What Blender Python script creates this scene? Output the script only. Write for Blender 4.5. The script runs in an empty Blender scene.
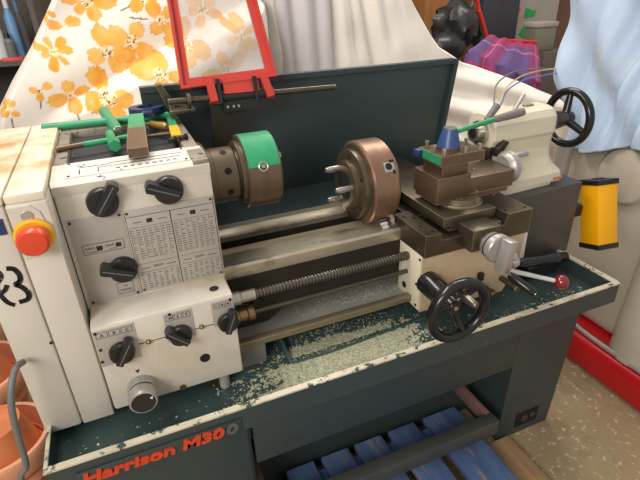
import bpy, bmesh, math, random
from mathutils import Vector, Matrix
random.seed(7)
scn = bpy.context.scene
COL = scn.collection
PI = math.pi

# ------------------------------------------------------------------ camera
RW = ((0.9203670093229521, -0.3898185529929143, -0.03108156837154616),
      (-0.20743370186672852, -0.4192822326634839, -0.8838402959260171),
      (0.3315053958532045, 0.8199048146676752, -0.4667550400423927))
CAM = Vector((0.0, -0.997, 1.297))
FPX = 485.0
cd = bpy.data.cameras.new('camera')
cam = bpy.data.objects.new('camera', cd)
COL.objects.link(cam)
rows = [RW[0], tuple(-v for v in RW[1]), tuple(-v for v in RW[2])]
m3 = Matrix(rows).transposed()
cam.matrix_world = Matrix.Translation(CAM) @ m3.to_4x4()
cd.sensor_width = 36.0
cd.lens = FPX / 640.0 * 36.0
cd.clip_start = 0.02
scn.camera = cam

def at(px, py, x=None, y=None, z=None):
    """point of the place seen at a photo pixel, on a plane of known x, y or z"""
    d = [((px-320)*RW[0][i] + (py-240)*RW[1][i])/FPX + RW[2][i] for i in range(3)]
    if x is not None: t = (x-CAM.x)/d[0]
    elif y is not None: t = (y-CAM.y)/d[1]
    else: t = (z-CAM.z)/d[2]
    return Vector((CAM.x+t*d[0], CAM.y+t*d[1], CAM.z+t*d[2]))

# ------------------------------------------------------------------ materials
def srgb(r, g, b):
    f = lambda c: (c/12.92 if c <= 0.04045 else ((c+0.055)/1.055)**2.4)
    return (f(r/255), f(g/255), f(b/255), 1.0)

def mat(name, col, rough=0.5, metal=0.0, var=0.12, scale=8.0, wear=None, wthr=0.62, wscale=14.0,
        wsoft=0.04, bump=0.0, bscale=60.0, wrough=None, wear2=None, w2thr=0.6, w2scale=3.0, w2soft=.15,
        coat=0.0, edge=None, stretch=(1, 1, 1)):
    m = bpy.data.materials.new(name)
    m.use_nodes = True
    nt = m.node_tree; N = nt.nodes; L = nt.links
    b = N['Principled BSDF']
    tc = N.new('ShaderNodeTexCoord'); mp = N.new('ShaderNodeMapping')
    mp.inputs['Scale'].default_value = stretch
    L.new(tc.outputs['Object'], mp.inputs['Vector'])
    n = N.new('ShaderNodeTexNoise'); n.inputs['Scale'].default_value = scale
    n.inputs['Detail'].default_value = 6
    L.new(mp.outputs['Vector'], n.inputs['Vector'])
    mr = N.new('ShaderNodeMapRange')
    mr.inputs['From Min'].default_value = .3; mr.inputs['From Max'].default_value = .7
    L.new(n.outputs['Fac'], mr.inputs['Value'])
    mx = N.new('ShaderNodeMix'); mx.data_type = 'RGBA'
    mx.inputs['A'].default_value = tuple(c*(1-var) for c in col[:3])+(1,)
    mx.inputs['B'].default_value = tuple(min(1, c*(1+var)) for c in col[:3])+(1,)
    L.new(mr.outputs['Result'], mx.inputs['Factor'])
    out = mx.outputs['Result']
    def layer(out, c, thr, sc, soft):
        n2 = N.new('ShaderNodeTexNoise'); n2.inputs['Scale'].default_value = sc
        n2.inputs['Detail'].default_value = 8; n2.inputs['Roughness'].default_value = .65
        L.new(mp.outputs['Vector'], n2.inputs['Vector'])
        r2 = N.new('ShaderNodeMapRange')
        r2.inputs['From Min'].default_value = thr; r2.inputs['From Max'].default_value = thr+soft
        L.new(n2.outputs['Fac'], r2.inputs['Value'])
        x2 = N.new('ShaderNodeMix'); x2.data_type = 'RGBA'
        L.new(r2.outputs['Result'], x2.inputs['Factor']); L.new(out, x2.inputs['A'])
        x2.inputs['B'].default_value = c
        return x2.outputs['Result'], r2.outputs['Result']
    if wear2: out, _ = layer(out, wear2, w2thr, w2scale, w2soft)
    if wear:
        out, f = layer(out, wear, wthr, wscale, wsoft)
    if edge:     # rubbed arrises, lightened in the colour to give edge highlights
        bv = N.new('ShaderNodeBevel'); bv.samples = 4; bv.inputs['Radius'].default_value = .0022
        ge = N.new('ShaderNodeNewGeometry'); dt = N.new('ShaderNodeVectorMath'); dt.operation = 'DOT_PRODUCT'
        L.new(bv.outputs[0], dt.inputs[0]); L.new(ge.outputs['Normal'], dt.inputs[1])
        er = N.new('ShaderNodeMapRange'); er.inputs['From Min'].default_value = .985; er.inputs['From Max'].default_value = .88
        L.new(dt.outputs['Value'], er.inputs['Value'])
        ex = N.new('ShaderNodeMix'); ex.data_type = 'RGBA'; ex.inputs['B'].default_value = edge
        L.new(er.outputs['Result'], ex.inputs['Factor']); L.new(out, ex.inputs['A']); out = ex.outputs['Result']
    L.new(out, b.inputs['Base Color'])
    b.inputs['Roughness'].default_value = rough
    b.inputs['Metallic'].default_value = metal
    b.inputs['Coat Weight'].default_value = coat
    if bump > 0:
        n3 = N.new('ShaderNodeTexNoise'); n3.inputs['Scale'].default_value = bscale
        n3.inputs['Detail'].default_value = 4
        L.new(mp.outputs['Vector'], n3.inputs['Vector'])
        bp = N.new('ShaderNodeBump'); bp.inputs['Strength'].default_value = bump
        bp.inputs['Distance'].default_value = .004
        L.new(n3.outputs['Fac'], bp.inputs['Height']); L.new(bp.outputs['Normal'], b.inputs['Normal'])
    return m

M = {}
M['white'] = mat('cream_machine_paint', srgb(206, 198, 184), .42, var=.06, scale=5, wear=srgb(112, 92, 70), wthr=.72, wscale=28, wear2=srgb(190, 174, 148), w2thr=.56, w2scale=4)
M['stain'] = mat('stained_cream_paint', srgb(222, 211, 188), .45, var=.06, scale=5, wear=srgb(120, 92, 60), wthr=.72, wscale=40, wear2=srgb(190, 150, 96), w2thr=.44, w2scale=5.5, w2soft=.16)
M['greytop'] = mat('chipped_grey_rim_paint', srgb(134, 124, 110), .55, var=.2, scale=30, wear=srgb(58, 48, 40), wthr=.57, wscale=55)
M['cream'] = mat('tailstock_cream_paint', srgb(214, 204, 180), .4, var=.05, scale=5, wear=srgb(92, 76, 58), wthr=.73, wscale=30)
M['lip'] = mat('chipped_cream_paint', srgb(198, 190, 174), .45, var=.08, scale=12, wear=srgb(58, 48, 40), wthr=.645, wscale=46, stretch=(.6, 1, 1))
M['tancream'] = mat('tan_cream_paint', srgb(196, 174, 144), .3, var=.06, scale=6, wear=srgb(120, 96, 70), wthr=.72, wscale=20, wear2=srgb(176, 146, 108), w2thr=.5, w2scale=6)  # apron front: browner than the cream on the apron's left side
M['plate'] = mat('aluminium_plate', srgb(176, 169, 160), .38, .25, var=.05, scale=10)
M['paperplate'] = mat('worn_white_plate', srgb(212, 206, 196), .5, var=.05, scale=20, wear=srgb(96, 88, 80), wthr=.63, wscale=70)
M['print'] = mat('plate_print', srgb(96, 92, 88), .6, var=.1)
M['ink'] = mat('black_ink', srgb(30, 28, 32), .7, var=.3, scale=60, wear=srgb(150, 140, 128), wthr=.6, wscale=120)
M['green'] = mat('dark_green_machine_paint', srgb(54, 65, 64), .42, var=.08, scale=4, wear=srgb(120, 122, 112), wthr=.745, wscale=45)
M['splash'] = mat('dark_green_panel_paint', srgb(45, 59, 60), .38, var=.06, scale=3, wear=srgb(95, 100, 98), wthr=.77, wscale=60)
M['tray'] = mat('tray_green_paint', srgb(64, 82, 80), .33, var=.2, scale=10, wear=srgb(176, 178, 148), wthr=.66, wscale=50, wear2=srgb(58, 48, 34), w2thr=.57, w2scale=4, w2soft=.14)
M['rim'] = mat('chipped_pale_rim', srgb(204, 196, 172), .5, var=.12, scale=25, wear=srgb(60, 72, 68), wthr=.555, wscale=44, wsoft=.05)
M['steel'] = mat('oily_brown_steel', srgb(96, 87, 72), .34, .75, var=.14, scale=18, wear=srgb(66, 54, 40), wthr=.6, wscale=9, wsoft=.2, edge=srgb(196, 184, 160))
M['rust'] = mat('browned_steel', srgb(114, 94, 76), .36, .68, var=.14, scale=14, wear=srgb(74, 52, 36), wthr=.6, wscale=12, wsoft=.2, edge=srgb(190, 168, 140))
M['darksteel'] = mat('dark_oily_iron', srgb(56, 50, 43), .5, .45, var=.25, scale=10)
M['endgrey'] = mat('dark_grey_sheet', srgb(84, 80, 76), .38, .35, var=.1, scale=3)
M['sheetgrey'] = mat('pale_grey_oily_sheet', srgb(150, 146, 138), .45, .2, var=.12, scale=8)
M['screw'] = mat('leadscrew_steel', srgb(120, 114, 104), .3, .85, var=.1, scale=14)
M['barpaint'] = mat('scuffed_grey_green_paint', srgb(80, 82, 78), .4, .2, var=.12, scale=10, wear=srgb(150, 146, 138), wthr=.7, wscale=30)
M['way'] = mat('ground_bed_way', srgb(186, 176, 156), .32, .7, var=.1, scale=12, wear=srgb(112, 100, 80), wthr=.55, wscale=14, wsoft=.12, stretch=(.3, 1, 1))
M['waybrown'] = mat('oily_bed_way', srgb(140, 128, 104), .38, .6, var=.14, scale=12, stretch=(.3, 1, 1))
M['bright'] = mat('bright_steel', srgb(186, 180, 170), .28, .85, var=.08, scale=14)
M['satin'] = mat('satin_chrome', srgb(176, 172, 166), .36, .5, var=.05, scale=10)
M['brass'] = mat('bronze_bush', srgb(150, 124, 84), .35, .8, var=.1)
M['copper'] = mat('coppery_chuck_steel', srgb(142, 112, 90), .34, .62, var=.1, scale=14, wear=srgb(92, 66, 48), wthr=.54, wscale=7, wsoft=.25, stretch=(5, 1, 1))
M['chuckbrown'] = mat('brown_chuck_steel', srgb(116, 96, 80), .36, .75, var=.12, scale=14, stretch=(5, 1, 1))
M['chuckface'] = mat('dark_chuck_face', srgb(110, 97, 80), .36, .75, var=.12, scale=10)
M['gpaint'] = mat('bright_green_paint', srgb(44, 142, 96), .42, var=.16, scale=18, wear=srgb(112, 118, 102), wthr=.62, wscale=46)
M['black'] = mat('black_plastic', srgb(32, 31, 31), .35, var=.2, scale=20)
M['blackgloss'] = mat('black_enamel', srgb(26, 25, 25), .22, var=.15, scale=20, wear=srgb(88, 78, 66), wthr=.7, wscale=24)
M['rubber'] = mat('black_rubber', srgb(46, 46, 52), .62, var=.15, scale=30)
M['red'] = mat('red_plastic', srgb(214, 70, 38), .32, var=.04)
M['yellow'] = mat('yellow_plastic', srgb(228, 172, 36), .35, var=.04)
M['orange'] = mat('orange_yellow_paint', srgb(250, 176, 10), .38, var=.03)
M['guardred'] = mat('red_guard_paint', srgb(192, 62, 52), .35, var=.07, scale=20)
M['maroon'] = mat('maroon_ball', srgb(128, 26, 40), .15, var=.05, coat=.6)
M['navy'] = mat('navy_paint', srgb(38, 52, 92), .4, var=.12, scale=20)
M['bluecone'] = mat('blue_painted_cone', srgb(48, 76, 124), .35, var=.14, scale=25, wear=srgb(120, 110, 100), wthr=.67, wscale=40)
M['badge'] = mat('badge_backing', srgb(92, 96, 92), .45, .1, var=.08)
M['badgered'] = mat('badge_red', srgb(206, 66, 34), .45, var=.08, scale=40)
M['greyrubber'] = mat('grey_rubber', srgb(120, 112, 106), .6, var=.08)
M['cablegrey'] = mat('grey_cable', srgb(112, 110, 108), .5, var=.06)
M['terra'] = mat('terracotta', srgb(206, 122, 76), .72, var=.14, scale=9, bump=.15, bscale=90, wear2=srgb(168, 86, 48), w2thr=.55, w2scale=5)
M['terrarim'] = mat('pale_terracotta', srgb(222, 156, 122), .75, var=.08, scale=12)
M['beige'] = mat('beige_machine_enamel', srgb(192, 182, 164), .4, var=.06, scale=3, wear=srgb(160, 148, 128), wthr=.6, wscale=5, wsoft=.2)
M['basered'] = mat('red_base_paint', srgb(196, 24, 30), .35, var=.07, scale=8, wear=srgb(205, 150, 140), wthr=.72, wscale=40)
M['pblue'] = mat('worn_blue_pallet_paint', srgb(84, 108, 150), .72, var=.2, scale=10, wear=srgb(150, 140, 132), wthr=.57, wscale=12, wsoft=.12, stretch=(3, .7, 1))
M['wood'] = mat('bare_softwood', srgb(176, 142, 104), .75, var=.16, scale=14, stretch=(6, .6, 4), wear=srgb(120, 84, 60), wthr=.6, wscale=9, wsoft=.15)
M['pinkwood'] = mat('pinkish_wood', srgb(124, 90, 84), .75, var=.15, scale=12)
M['oak'] = mat('brown_wardrobe_wood', srgb(164, 110, 62), .5, var=.2, scale=5, stretch=(5, 1, .6))
M['darkwood'] = mat('dark_wood', srgb(104, 62, 36), .5, var=.2, scale=5, stretch=(5, 1, .6))
M['card'] = mat('grey_cardboard', srgb(160, 152, 142), .8, var=.06, scale=6)
M['cardgreen'] = mat('green_print', srgb(30, 152, 82), .7, var=.08)
M['bagblack'] = mat('black_bin_bag', srgb(44, 43, 42), .3, var=.2, scale=9, bump=.6, bscale=22)
M['tin'] = mat('grey_tin', srgb(124, 120, 104), .45, .2, var=.08)
M['cream2'] = mat('pale_cloth', srgb(240, 231, 220), .9, var=.03, scale=4, bump=.1, bscale=220, wear2=srgb(206, 180, 146), w2thr=.66, w2scale=3.2, w2soft=.2)
M['lilac'] = mat('grey_lilac_net', srgb(206, 200, 198), .9, var=.04, scale=6, bump=.2, bscale=240)
M['bluecloth'] = mat('pale_blue_cotton', srgb(182, 200, 222), .9, var=.07, scale=4, bump=.1, bscale=200, wear2=srgb(190, 192, 188), w2thr=.6, w2scale=3.6, w2soft=.16)
M['swarf'] = mat('pale_swarf', srgb(196, 196, 166), .6, var=.25, scale=120)
M['plasticwhite'] = mat('white_plastic', srgb(205, 205, 205), .4, var=.05)
M['redcap'] = mat('red_cap', srgb(205, 40, 36), .4, var=.05)
M['bluecap'] = mat('pale_blue_plastic', srgb(110, 150, 190), .4, var=.06)
M['greyplastic'] = mat('grey_plastic', srgb(110, 110, 112), .45, var=.1)
M['amber'] = mat('amber_handle', srgb(150, 110, 50), .3, var=.2, scale=40)
M['wireyellow'] = mat('yellow_wire', srgb(214, 180, 100), .5, var=.05)
M['wireblue'] = mat('blue_wire', srgb(90, 110, 190), .5, var=.05)
M['wall'] = mat('dim_workshop_wall', srgb(96, 86, 78), .85, var=.2, scale=2.5)
M['shelf'] = mat('dark_shelf', srgb(88, 80, 74), .7, var=.15)
M['hole'] = mat('dark_recess', srgb(14, 13, 12), .8, var=.1)
M['ochre'] = mat('orange_brown_pipe_cap', srgb(206, 126, 70), .45, var=.08)

def concrete():
    m = mat('concrete_floor', srgb(166, 145, 112), .85, var=.16, scale=3.5, wear=srgb(206, 192, 164), wthr=.58, wscale=45, bump=.5, bscale=90,
            wear2=srgb(116, 98, 76), w2thr=.55, w2scale=5, w2soft=.2)
    return m
M['floor'] = concrete()

def plaid():
    m = bpy.data.materials.new('purple_plaid'); m.use_nodes = True
    nt = m.node_tree; N = nt.nodes; L = nt.links; b = N['Principled BSDF']
    b.inputs['Roughness'].default_value = .9
    uv = N.new('ShaderNodeUVMap')
    sep = N.new('ShaderNodeSeparateXYZ'); L.new(uv.outputs['UV'], sep.inputs['Vector'])
    def stripes(sock, freq, w, off=0.0):
        a = N.new('ShaderNodeMath'); a.operation = 'MULTIPLY_ADD'; a.inputs[1].default_value = freq; a.inputs[2].default_value = off
        L.new(sock, a.inputs[0])
        f = N.new('ShaderNodeMath'); f.operation = 'FRACT'; L.new(a.outputs[0], f.inputs[0])
        l = N.new('ShaderNodeMath'); l.operation = 'LESS_THAN'; l.inputs[1].default_value = w; L.new(f.outputs[0], l.inputs[0])
        return l.outputs[0]
    out = None
    col = N.new('ShaderNodeRGB'); col.outputs[0].default_value = srgb(92, 70, 122); out = col.outputs[0]
    for s, fr, w, o, c, a in (('X', 1.6, .42, .75, (150, 36, 78), .6), ('Y', 1.5, .3, .95, (168, 36, 76), .7), ('X', 1.6, .05, .62, (190, 110, 150), .5), ('Y', 1.5, .05, .1, (196, 120, 160), .5), ('X', 4.8, .06, .3, (60, 50, 120), .5), ('Y', 4.5, .06, .42, (150, 50, 90), .5)):
        st = stripes(sep.outputs[s], fr, w, o)
        k = N.new('ShaderNodeMath'); k.operation = 'MULTIPLY'; k.inputs[1].default_value = a; L.new(st, k.inputs[0])
        x = N.new('ShaderNodeMix'); x.data_type = 'RGBA'; L.new(k.outputs[0], x.inputs['Factor']); L.new(out, x.inputs['A'])
        x.inputs['B'].default_value = srgb(*c); out = x.outputs['Result']
    L.new(out, b.inputs['Base Color'])
    return m
M['plaid'] = plaid()

def floral():
    m = bpy.data.materials.new('orange_flower_print_cotton'); m.use_nodes = True
    nt = m.node_tree; N = nt.nodes; L = nt.links; b = N['Principled BSDF']
    b.inputs['Roughness'].default_value = .85
    a = N.new('ShaderNodeAttribute'); a.attribute_name = 'Pattern'
    L.new(a.outputs['Color'], b.inputs['Base Color'])
    return m
M['floral'] = floral()

def pane():
    m = bpy.data.materials.new('hazy_clear_plastic'); m.use_nodes = True
    nt = m.node_tree; N = nt.nodes; L = nt.links
    b = N['Principled BSDF']; o = N['Material Output']
    b.inputs['Base Color'].default_value = srgb(222, 214, 208); b.inputs['Roughness'].default_value = .18
    t = N.new('ShaderNodeBsdfTransparent'); t.inputs['Color'].default_value = (.93, .93, .93, 1)
    x = N.new('ShaderNodeMixShader')
    n = N.new('ShaderNodeTexNoise'); n.inputs['Scale'].default_value = 9; n.inputs['Detail'].default_value = 9
    tc = N.new('ShaderNodeTexCoord'); L.new(tc.outputs['Object'], n.inputs['Vector'])
    r = N.new('ShaderNodeMapRange'); r.inputs['From Min'].default_value = .35; r.inputs['From Max'].default_value = .7
    r.inputs['To Min'].default_value = .12; r.inputs['To Max'].default_value = .40
    L.new(n.outputs['Fac'], r.inputs['Value']); L.new(r.outputs['Result'], x.inputs['Fac'])
    L.new(t.outputs[0], x.inputs[1]); L.new(b.outputs[0], x.inputs[2]); L.new(x.outputs[0], o.inputs['Surface'])
    return m
M['pane'] = pane()

# ------------------------------------------------------------------ mesh builder
def frame(axis):
    a = Vector(axis).normalized()
    u = Vector((0, 0, 1)) if abs(a.z) < .9 else Vector((1, 0, 0))
    u = (u - a*u.dot(a)).normalized()
    return a, u, a.cross(u)

class MB:
    def __init__(s):
        s.bm = bmesh.new(); s.mi = 0
    def m(s, i): s.mi = i; return s
    def _f(s, vs):
        try:
            f = s.bm.faces.new(vs); f.material_index = s.mi; return f
        except ValueError: return None
    def hexa(s, p):            # 8 points: bottom 4 (ccw), top 4
        v = [s.bm.verts.new(q) for q in p]
        fs = [s._f([v[i] for i in q]) for q in ((3, 2, 1, 0), (4, 5, 6, 7), (0, 1, 5, 4), (1, 2, 6, 5), (2, 3, 7, 6), (3, 0, 4, 7))]
        return v, [f for f in fs if f]
    def box(s, x0, x1, y0, y1, z0, z1, bev=0.0, seg=2, mtx=None):
        p = [(x0, y0, z0), (x1, y0, z0), (x1, y1, z0), (x0, y1, z0), (x0, y0, z1), (x1, y0, z1), (x1, y1, z1), (x0, y1, z1)]
        if mtx is not None: p = [mtx @ Vector(q) for q in p]
        v, f = s.hexa(p)
        if bev > 0:
            e = list({e for x in f for e in x.edges})
            r = bmesh.ops.bevel(s.bm, geom=e, offset=bev, segments=seg, affect='EDGES', profile=.5)
            for x in r['faces']: x.material_index = s.mi
        return s
    def prism(s, poly, fn, d0, d1, bev=0.0):   # poly: 2D outline, fn(a, b, d) -> 3D
        n = len(poly)
        A = [s.bm.verts.new(fn(a, b, d0)) for a, b in poly]
        B = [s.bm.verts.new(fn(a, b, d1)) for a, b in poly]
        fs = [s._f(A[::-1]), s._f(B)]
        for i in range(n): fs.append(s._f([A[i], A[(i+1) % n], B[(i+1) % n], B[i]]))
        fs = [f for f in fs if f]
        if bev > 0:
            e = list({e for x in fs for e in x.edges if e.calc_face_angle(0) > .5})
            r = bmesh.ops.bevel(s.bm, geom=e, offset=bev, segments=2, affect='EDGES', profile=.5)
            for x in r['faces']: x.material_index = s.mi
        return s
    def lathe(s, o, axis, prof, seg=40, a0=0, a1=2*PI):
        """prof: list of (t along axis, radius)"""
        a, u, w = frame(axis); o = Vector(o)
        full = abs(a1-a0-2*PI) < 1e-6
        n = seg if full else seg+1
        rings = []
        for t, r in prof:
            if r < 1e-6: rings.append([s.bm.verts.new(o+a*t)])
            else: rings.append([s.bm.verts.new(o+a*t+(u*math.cos(a0+(a1-a0)*i/seg)+w*math.sin(a0+(a1-a0)*i/seg))*r) for i in range(n)])
        for R0, R1 in zip(rings, rings[1:]):
            for i in range(seg):
                j = (i+1) % n
                if len(R0) == 1 and len(R1) == 1: continue
                if len(R0) == 1: s._f([R0[0], R1[i], R1[j]])
                elif len(R1) == 1: s._f([R0[i], R1[0], R0[j]])
                else: s._f([R0[i], R1[i], R1[j], R0[j]])
        return s
    def cyl(s, p0, p1, r0, r1=None, seg=24, ch=0.0):
        p0 = Vector(p0); p1 = Vector(p1); r1 = r0 if r1 is None else r1
        L = (p1-p0).length
        c = min(ch, L*.4)
        if c > 0: pr = [(0, 0), (0, r0-c), (c, r0), (L-c, r1), (L, r1-c), (L, 0)]
        else: pr = [(0, 0), (0, r0), (L, r1), (L, 0)]
        return s.lathe(p0, p1-p0, pr, seg)
    def ball(s, c, r, seg=20, sq=(1, 1, 1)):
        c = Vector(c)
        n = 10; rings = []
        for k in range(n+1):
            th = PI*k/n
            if k in (0, n): rings.append([s.bm.verts.new(c+Vector((0, 0, r*math.cos(th)*sq[2])))])
            else: rings.append([s.bm.verts.new(c+Vector((r*math.sin(th)*math.cos(2*PI*i/seg)*sq[0], r*math.sin(th)*math.sin(2*PI*i/seg)*sq[1], r*math.cos(th)*sq[2]))) for i in range(seg)])
        for R0, R1 in zip(rings, rings[1:]):
            for i in range(seg):
                j = (i+1) % seg
                if len(R0) == 1: s._f([R0[0], R1[i], R1[j]])
                elif len(R1) == 1: s._f([R0[i], R1[0], R0[j]])
                else: s._f([R0[i], R1[i], R1[j], R0[j]])
        return s
    def torus(s, c, axis, R, r, seg=48, n=12, sq=1.0):
        a, u, w = frame(axis); c = Vector(c); rings = []
        for i in range(seg):
            d = u*math.cos(2*PI*i/seg)+w*math.sin(2*PI*i/seg)
            rings.append([s.bm.verts.new(c+d*(R+r*math.cos(2*PI*k/n))+a*r*sq*math.sin(2*PI*k/n)) for k in range(n)])
        for i in range(seg):
            A = rings[i]; B = rings[(i+1) % seg]
            for k in range(n): s._f([A[k], B[k], B[(k+1) % n], A[(k+1) % n]])
        return s
    def tube(s, pts, r, seg=10, smooth=6):
        P = [Vector(p) for p in pts]
        if smooth and len(P) > 2:
            Q = []
            for i in range(len(P)-1):
                p0 = P[max(i-1, 0)]; p1 = P[i]; p2 = P[i+1]; p3 = P[min(i+2, len(P)-1)]
                for k in range(smooth):
                    t = k/smooth
                    Q.append(.5*((2*p1)+(p2-p0)*t+(2*p0-5*p1+4*p2-p3)*t*t+(3*p1-p0-3*p2+p3)*t**3))
            Q.append(P[-1]); P = Q
        rings = []; u = None
        for i, p in enumerate(P):
            d = (P[min(i+1, len(P)-1)]-P[max(i-1, 0)]).normalized()
            if u is None: _, u, _w = frame(d)
            u = (u-d*u.dot(d)).normalized(); w = d.cross(u)
            rr = r(i/(len(P)-1)) if callable(r) else r
            rings.append([s.bm.verts.new(p+(u*math.cos(2*PI*k/seg)+w*math.sin(2*PI*k/seg))*rr) for k in range(seg)])
        for A, B in zip(rings, rings[1:]):
            for k in range(seg): s._f([A[k], A[(k+1) % seg], B[(k+1) % seg], B[k]])
        s._f(rings[0][::-1]); s._f(rings[-1])
        return s
    def text(s, string, o, ex, ey, size, depth, bold=0.0, shear=0.0, space=1.0, sx=1.0):
        """lettering in the plane of ex, ey with its lower left at o"""
        cu = bpy.data.curves.new('lettering', 'FONT'); cu.body = string; cu.size = size
        cu.extrude = depth/2; cu.offset = bold; cu.shear = shear; cu.space_character = space; cu.resolution_u = 3
        ob = bpy.data.objects.new('lettering', cu); COL.objects.link(ob)
        dg = bpy.context.evaluated_depsgraph_get()
        me = bpy.data.meshes.new_from_object(ob.evaluated_get(dg))
        bpy.data.objects.remove(ob); bpy.data.curves.remove(cu)
        o = Vector(o); ex = Vector(ex).normalized(); ey = Vector(ey).normalized(); ez = ex.cross(ey)
        vs = [s.bm.verts.new(o+ex*v.co.x*sx+ey*v.co.y+ez*v.co.z) for v in me.vertices]
        w = max((v.co.x for v in me.vertices), default=0)
        for p in me.polygons: s._f([vs[i] for i in p.vertices])
        bpy.data.meshes.remove(me)
        return w*sx

def fixn(bm): bmesh.ops.recalc_face_normals(bm, faces=bm.faces)

def build(name, mb, mats, parent=None, ang=38, label=None, origin=None):
    """link the collected geometry as ONE mesh object; geometry is in world coordinates"""
    bm = mb.bm; fixn(bm)
    if origin is None:
        o = Vector((0, 0, 0))
        if parent is not None: o = world_of(parent)
    else: o = Vector(origin)
    bmesh.ops.translate(bm, verts=bm.verts, vec=-o)
    for e in bm.edges:
        e.smooth = e.calc_face_angle(0) < math.radians(ang)
    for f in bm.faces: f.smooth = True
    me = bpy.data.meshes.new(name); bm.to_mesh(me); bm.free()
    if not isinstance(mats, (list, tuple)): mats = [mats]
    for x in mats: me.materials.append(M[x] if isinstance(x, str) else x)
    ob = bpy.data.objects.new(name, me); COL.objects.link(ob)
    if parent is not None: ob.parent = parent
    else: ob.location = o
    if label: ob['label'] = label
    return ob

def world_of(o):
    v = Vector(o.location)
    while o.parent is not None:
        o = o.parent; v = v + Vector(o.location)
    return v

def tag(o, label, cat, group=None, kind=None):
    o['label'] = label; o['category'] = cat
    if group: o['group'] = group
    if kind: o['kind'] = kind
    return o

def thing(name, loc, label, cat, group=None):
    o = bpy.data.objects.new(name, None); COL.objects.link(o); o.location = loc
    o.empty_display_size = .05
    return tag(o, label, cat, group)

def struct(name, mb, m):
    o = build(name, mb, m); o['kind'] = 'structure'; return o

def dup(o, parent=None):
    c = o.copy(); COL.objects.link(c)
    if parent is not None: c.parent = parent
    for ch in list(o.children): dup(ch, c)
    return c

X = Vector((1, 0, 0)); Y = Vector((0, 1, 0)); Z = Vector((0, 0, 1))
XZ = lambda a, b, d: Vector((a, d, b))
YZ = lambda a, b, d: Vector((d, a, b))
XY = lambda a, b, d: Vector((a, b, d))

# ------------------------------------------------------------------ setting
b = MB(); b.box(-2.4, 4.2, -2.4, 3.0, -.1, 0); struct('floor', b, 'floor')
b = MB(); b.box(-2.4, 4.2, 2.9, 3.0, 0, 2.8); struct('wall_back', b, 'wall')
b = MB(); b.box(-2.5, -2.4, -2.4, 3.0, 0, 2.8); struct('wall_left', b, 'wall')

# ------------------------------------------------------------------ the lathe
lathe = thing('lathe', (.45, 0, 0), 'cream and dark green metal turning lathe on its cabinet stand', 'lathe')

# stand -------------------------------------------------------------
PF = -.222
b = MB()
b.prism([(.888, 0), (1.095, 0), (1.128, .523), (.905, .523)], XZ, PF, .21, bev=.002)
ped = build('right_pedestal', b, 'green', lathe)
b = MB()
b.m(0).box(.955, 1.045, PF-.0015, PF+.02, .030, .088); build('cable_opening', b, 'hole', ped)
b = MB(); b.cyl((.990, PF-.004, .058), (.990, PF+.004, .058), .012); b.cyl((1.02, PF-.004, .062), (1.02, PF+.004, .062), .009)
build('cable_gland', b, 'steel', ped)
b = MB(); b.box(-.235, .127, PF, .21, 0, .523, bev=.002); lp = build('left_pedestal', b, 'green', lathe)
b = MB(); b.box(-.225, .121, PF-.006, PF-.001, .03, .515, bev=.002); build('pedestal_door', b, 'green', lp)
b = MB(); b.box(.134, .898, PF-.002, PF+.02, .305, .523, bev=.001); b.box(.134, .898, PF+.02, PF+.06, .305, .32); build('front_panel', b, 'green', lathe)
b = MB(); b.box(.127, .895, -.075, -.055, 0, .52); build('back_panel', b, 'green', lathe)
# foot brake
b = MB(); b.box(.12, .832, -.272, -.236, .115, .168, bev=.002)
fb = build('foot_brake_bar', b, 'barpaint', lathe)
b = MB(); b.box(.812, .830, -.236, -.075, .125, .166, bev=.002); build('brake_arm', b, 'pinkwood', fb)
b = MB(); b.box(.135, .155, -.236, -.075, .125, .166, bev=.002); build('brake_arm', b, 'pinkwood', fb)

# chip tray ---------------------------------------------------------
TZ = .537; RZ = .585; TX0 = -.238; TX1 = 1.116; TY0 = -.312; TY1 = .26
b = MB(); b.box(TX0+.002, TX1-.002, TY0+.003, TY1-.002, .5245, TZ); tray = build('chip_tray', b, 'tray', lathe)
b = MB()
b.box(TX0, TX1, TY0, TY0+.012, .524, RZ-.004)
b.box(TX0, TX0+.004, TY0+.012, TY1, .524, RZ-.004); b.box(TX1-.012, TX1, TY0+.012, TY1, .524, RZ-.004)
b.box(TX0+.012, TX1-.012, TY1-.012, TY1, .524, RZ-.004)
build('tray_side', b, 'green', tray)
b = MB()
b.prism([(TX0-.002, TY0-.002), (TX1+.002, TY0-.002), (TX1+.002, TY1), (TX1-.013, TY1), (TX1-.013, TY0+.011), (TX0+.0045, TY0+.011), (TX0+.0045, TY1), (TX0-.002, TY1)], XY, RZ-.004, RZ, bev=.0015)
build('tray_rim', b, 'rim', tray, label='chipped pale rim')
b = MB(); b.prism([(-.105, TZ), (-.19, TZ), (-.185, TZ+.006), (-.105, TZ+.028)], lambda a, c, d: Vector((d, a, c)), .243, .249); build('tray_fin', b, 'tray', tray)
b = MB(); b.tube([(.249, -.188, TZ+.001), (.35, -.19, TZ+.002), (.5, -.18, TZ+.002), (.62, -.17, TZ)], .0035, 8); build('tray_ridge', b, 'tray', tray)
# badge
b = MB()
b.m(0).box(-.195, .098, TY0-.004, TY0-.0005, .529, .560, bev=.001)
w = b.m(1).text('Harrison M30', (-.190, TY0-.006, .5345), X, Z, .031, .004, bold=.0012, shear=.15, space=1.0, sx=1.43)
b.m(2).text('0', (-.190+w+.002, TY0-.006, .5345), X, Z, .031, .004, bold=.0012, shear=.15, sx=1.43)
BADGE_W = w
bd = build('maker_badge', b, ['green', 'badgered', 'badge'], tray, label='raised red lettering')

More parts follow.
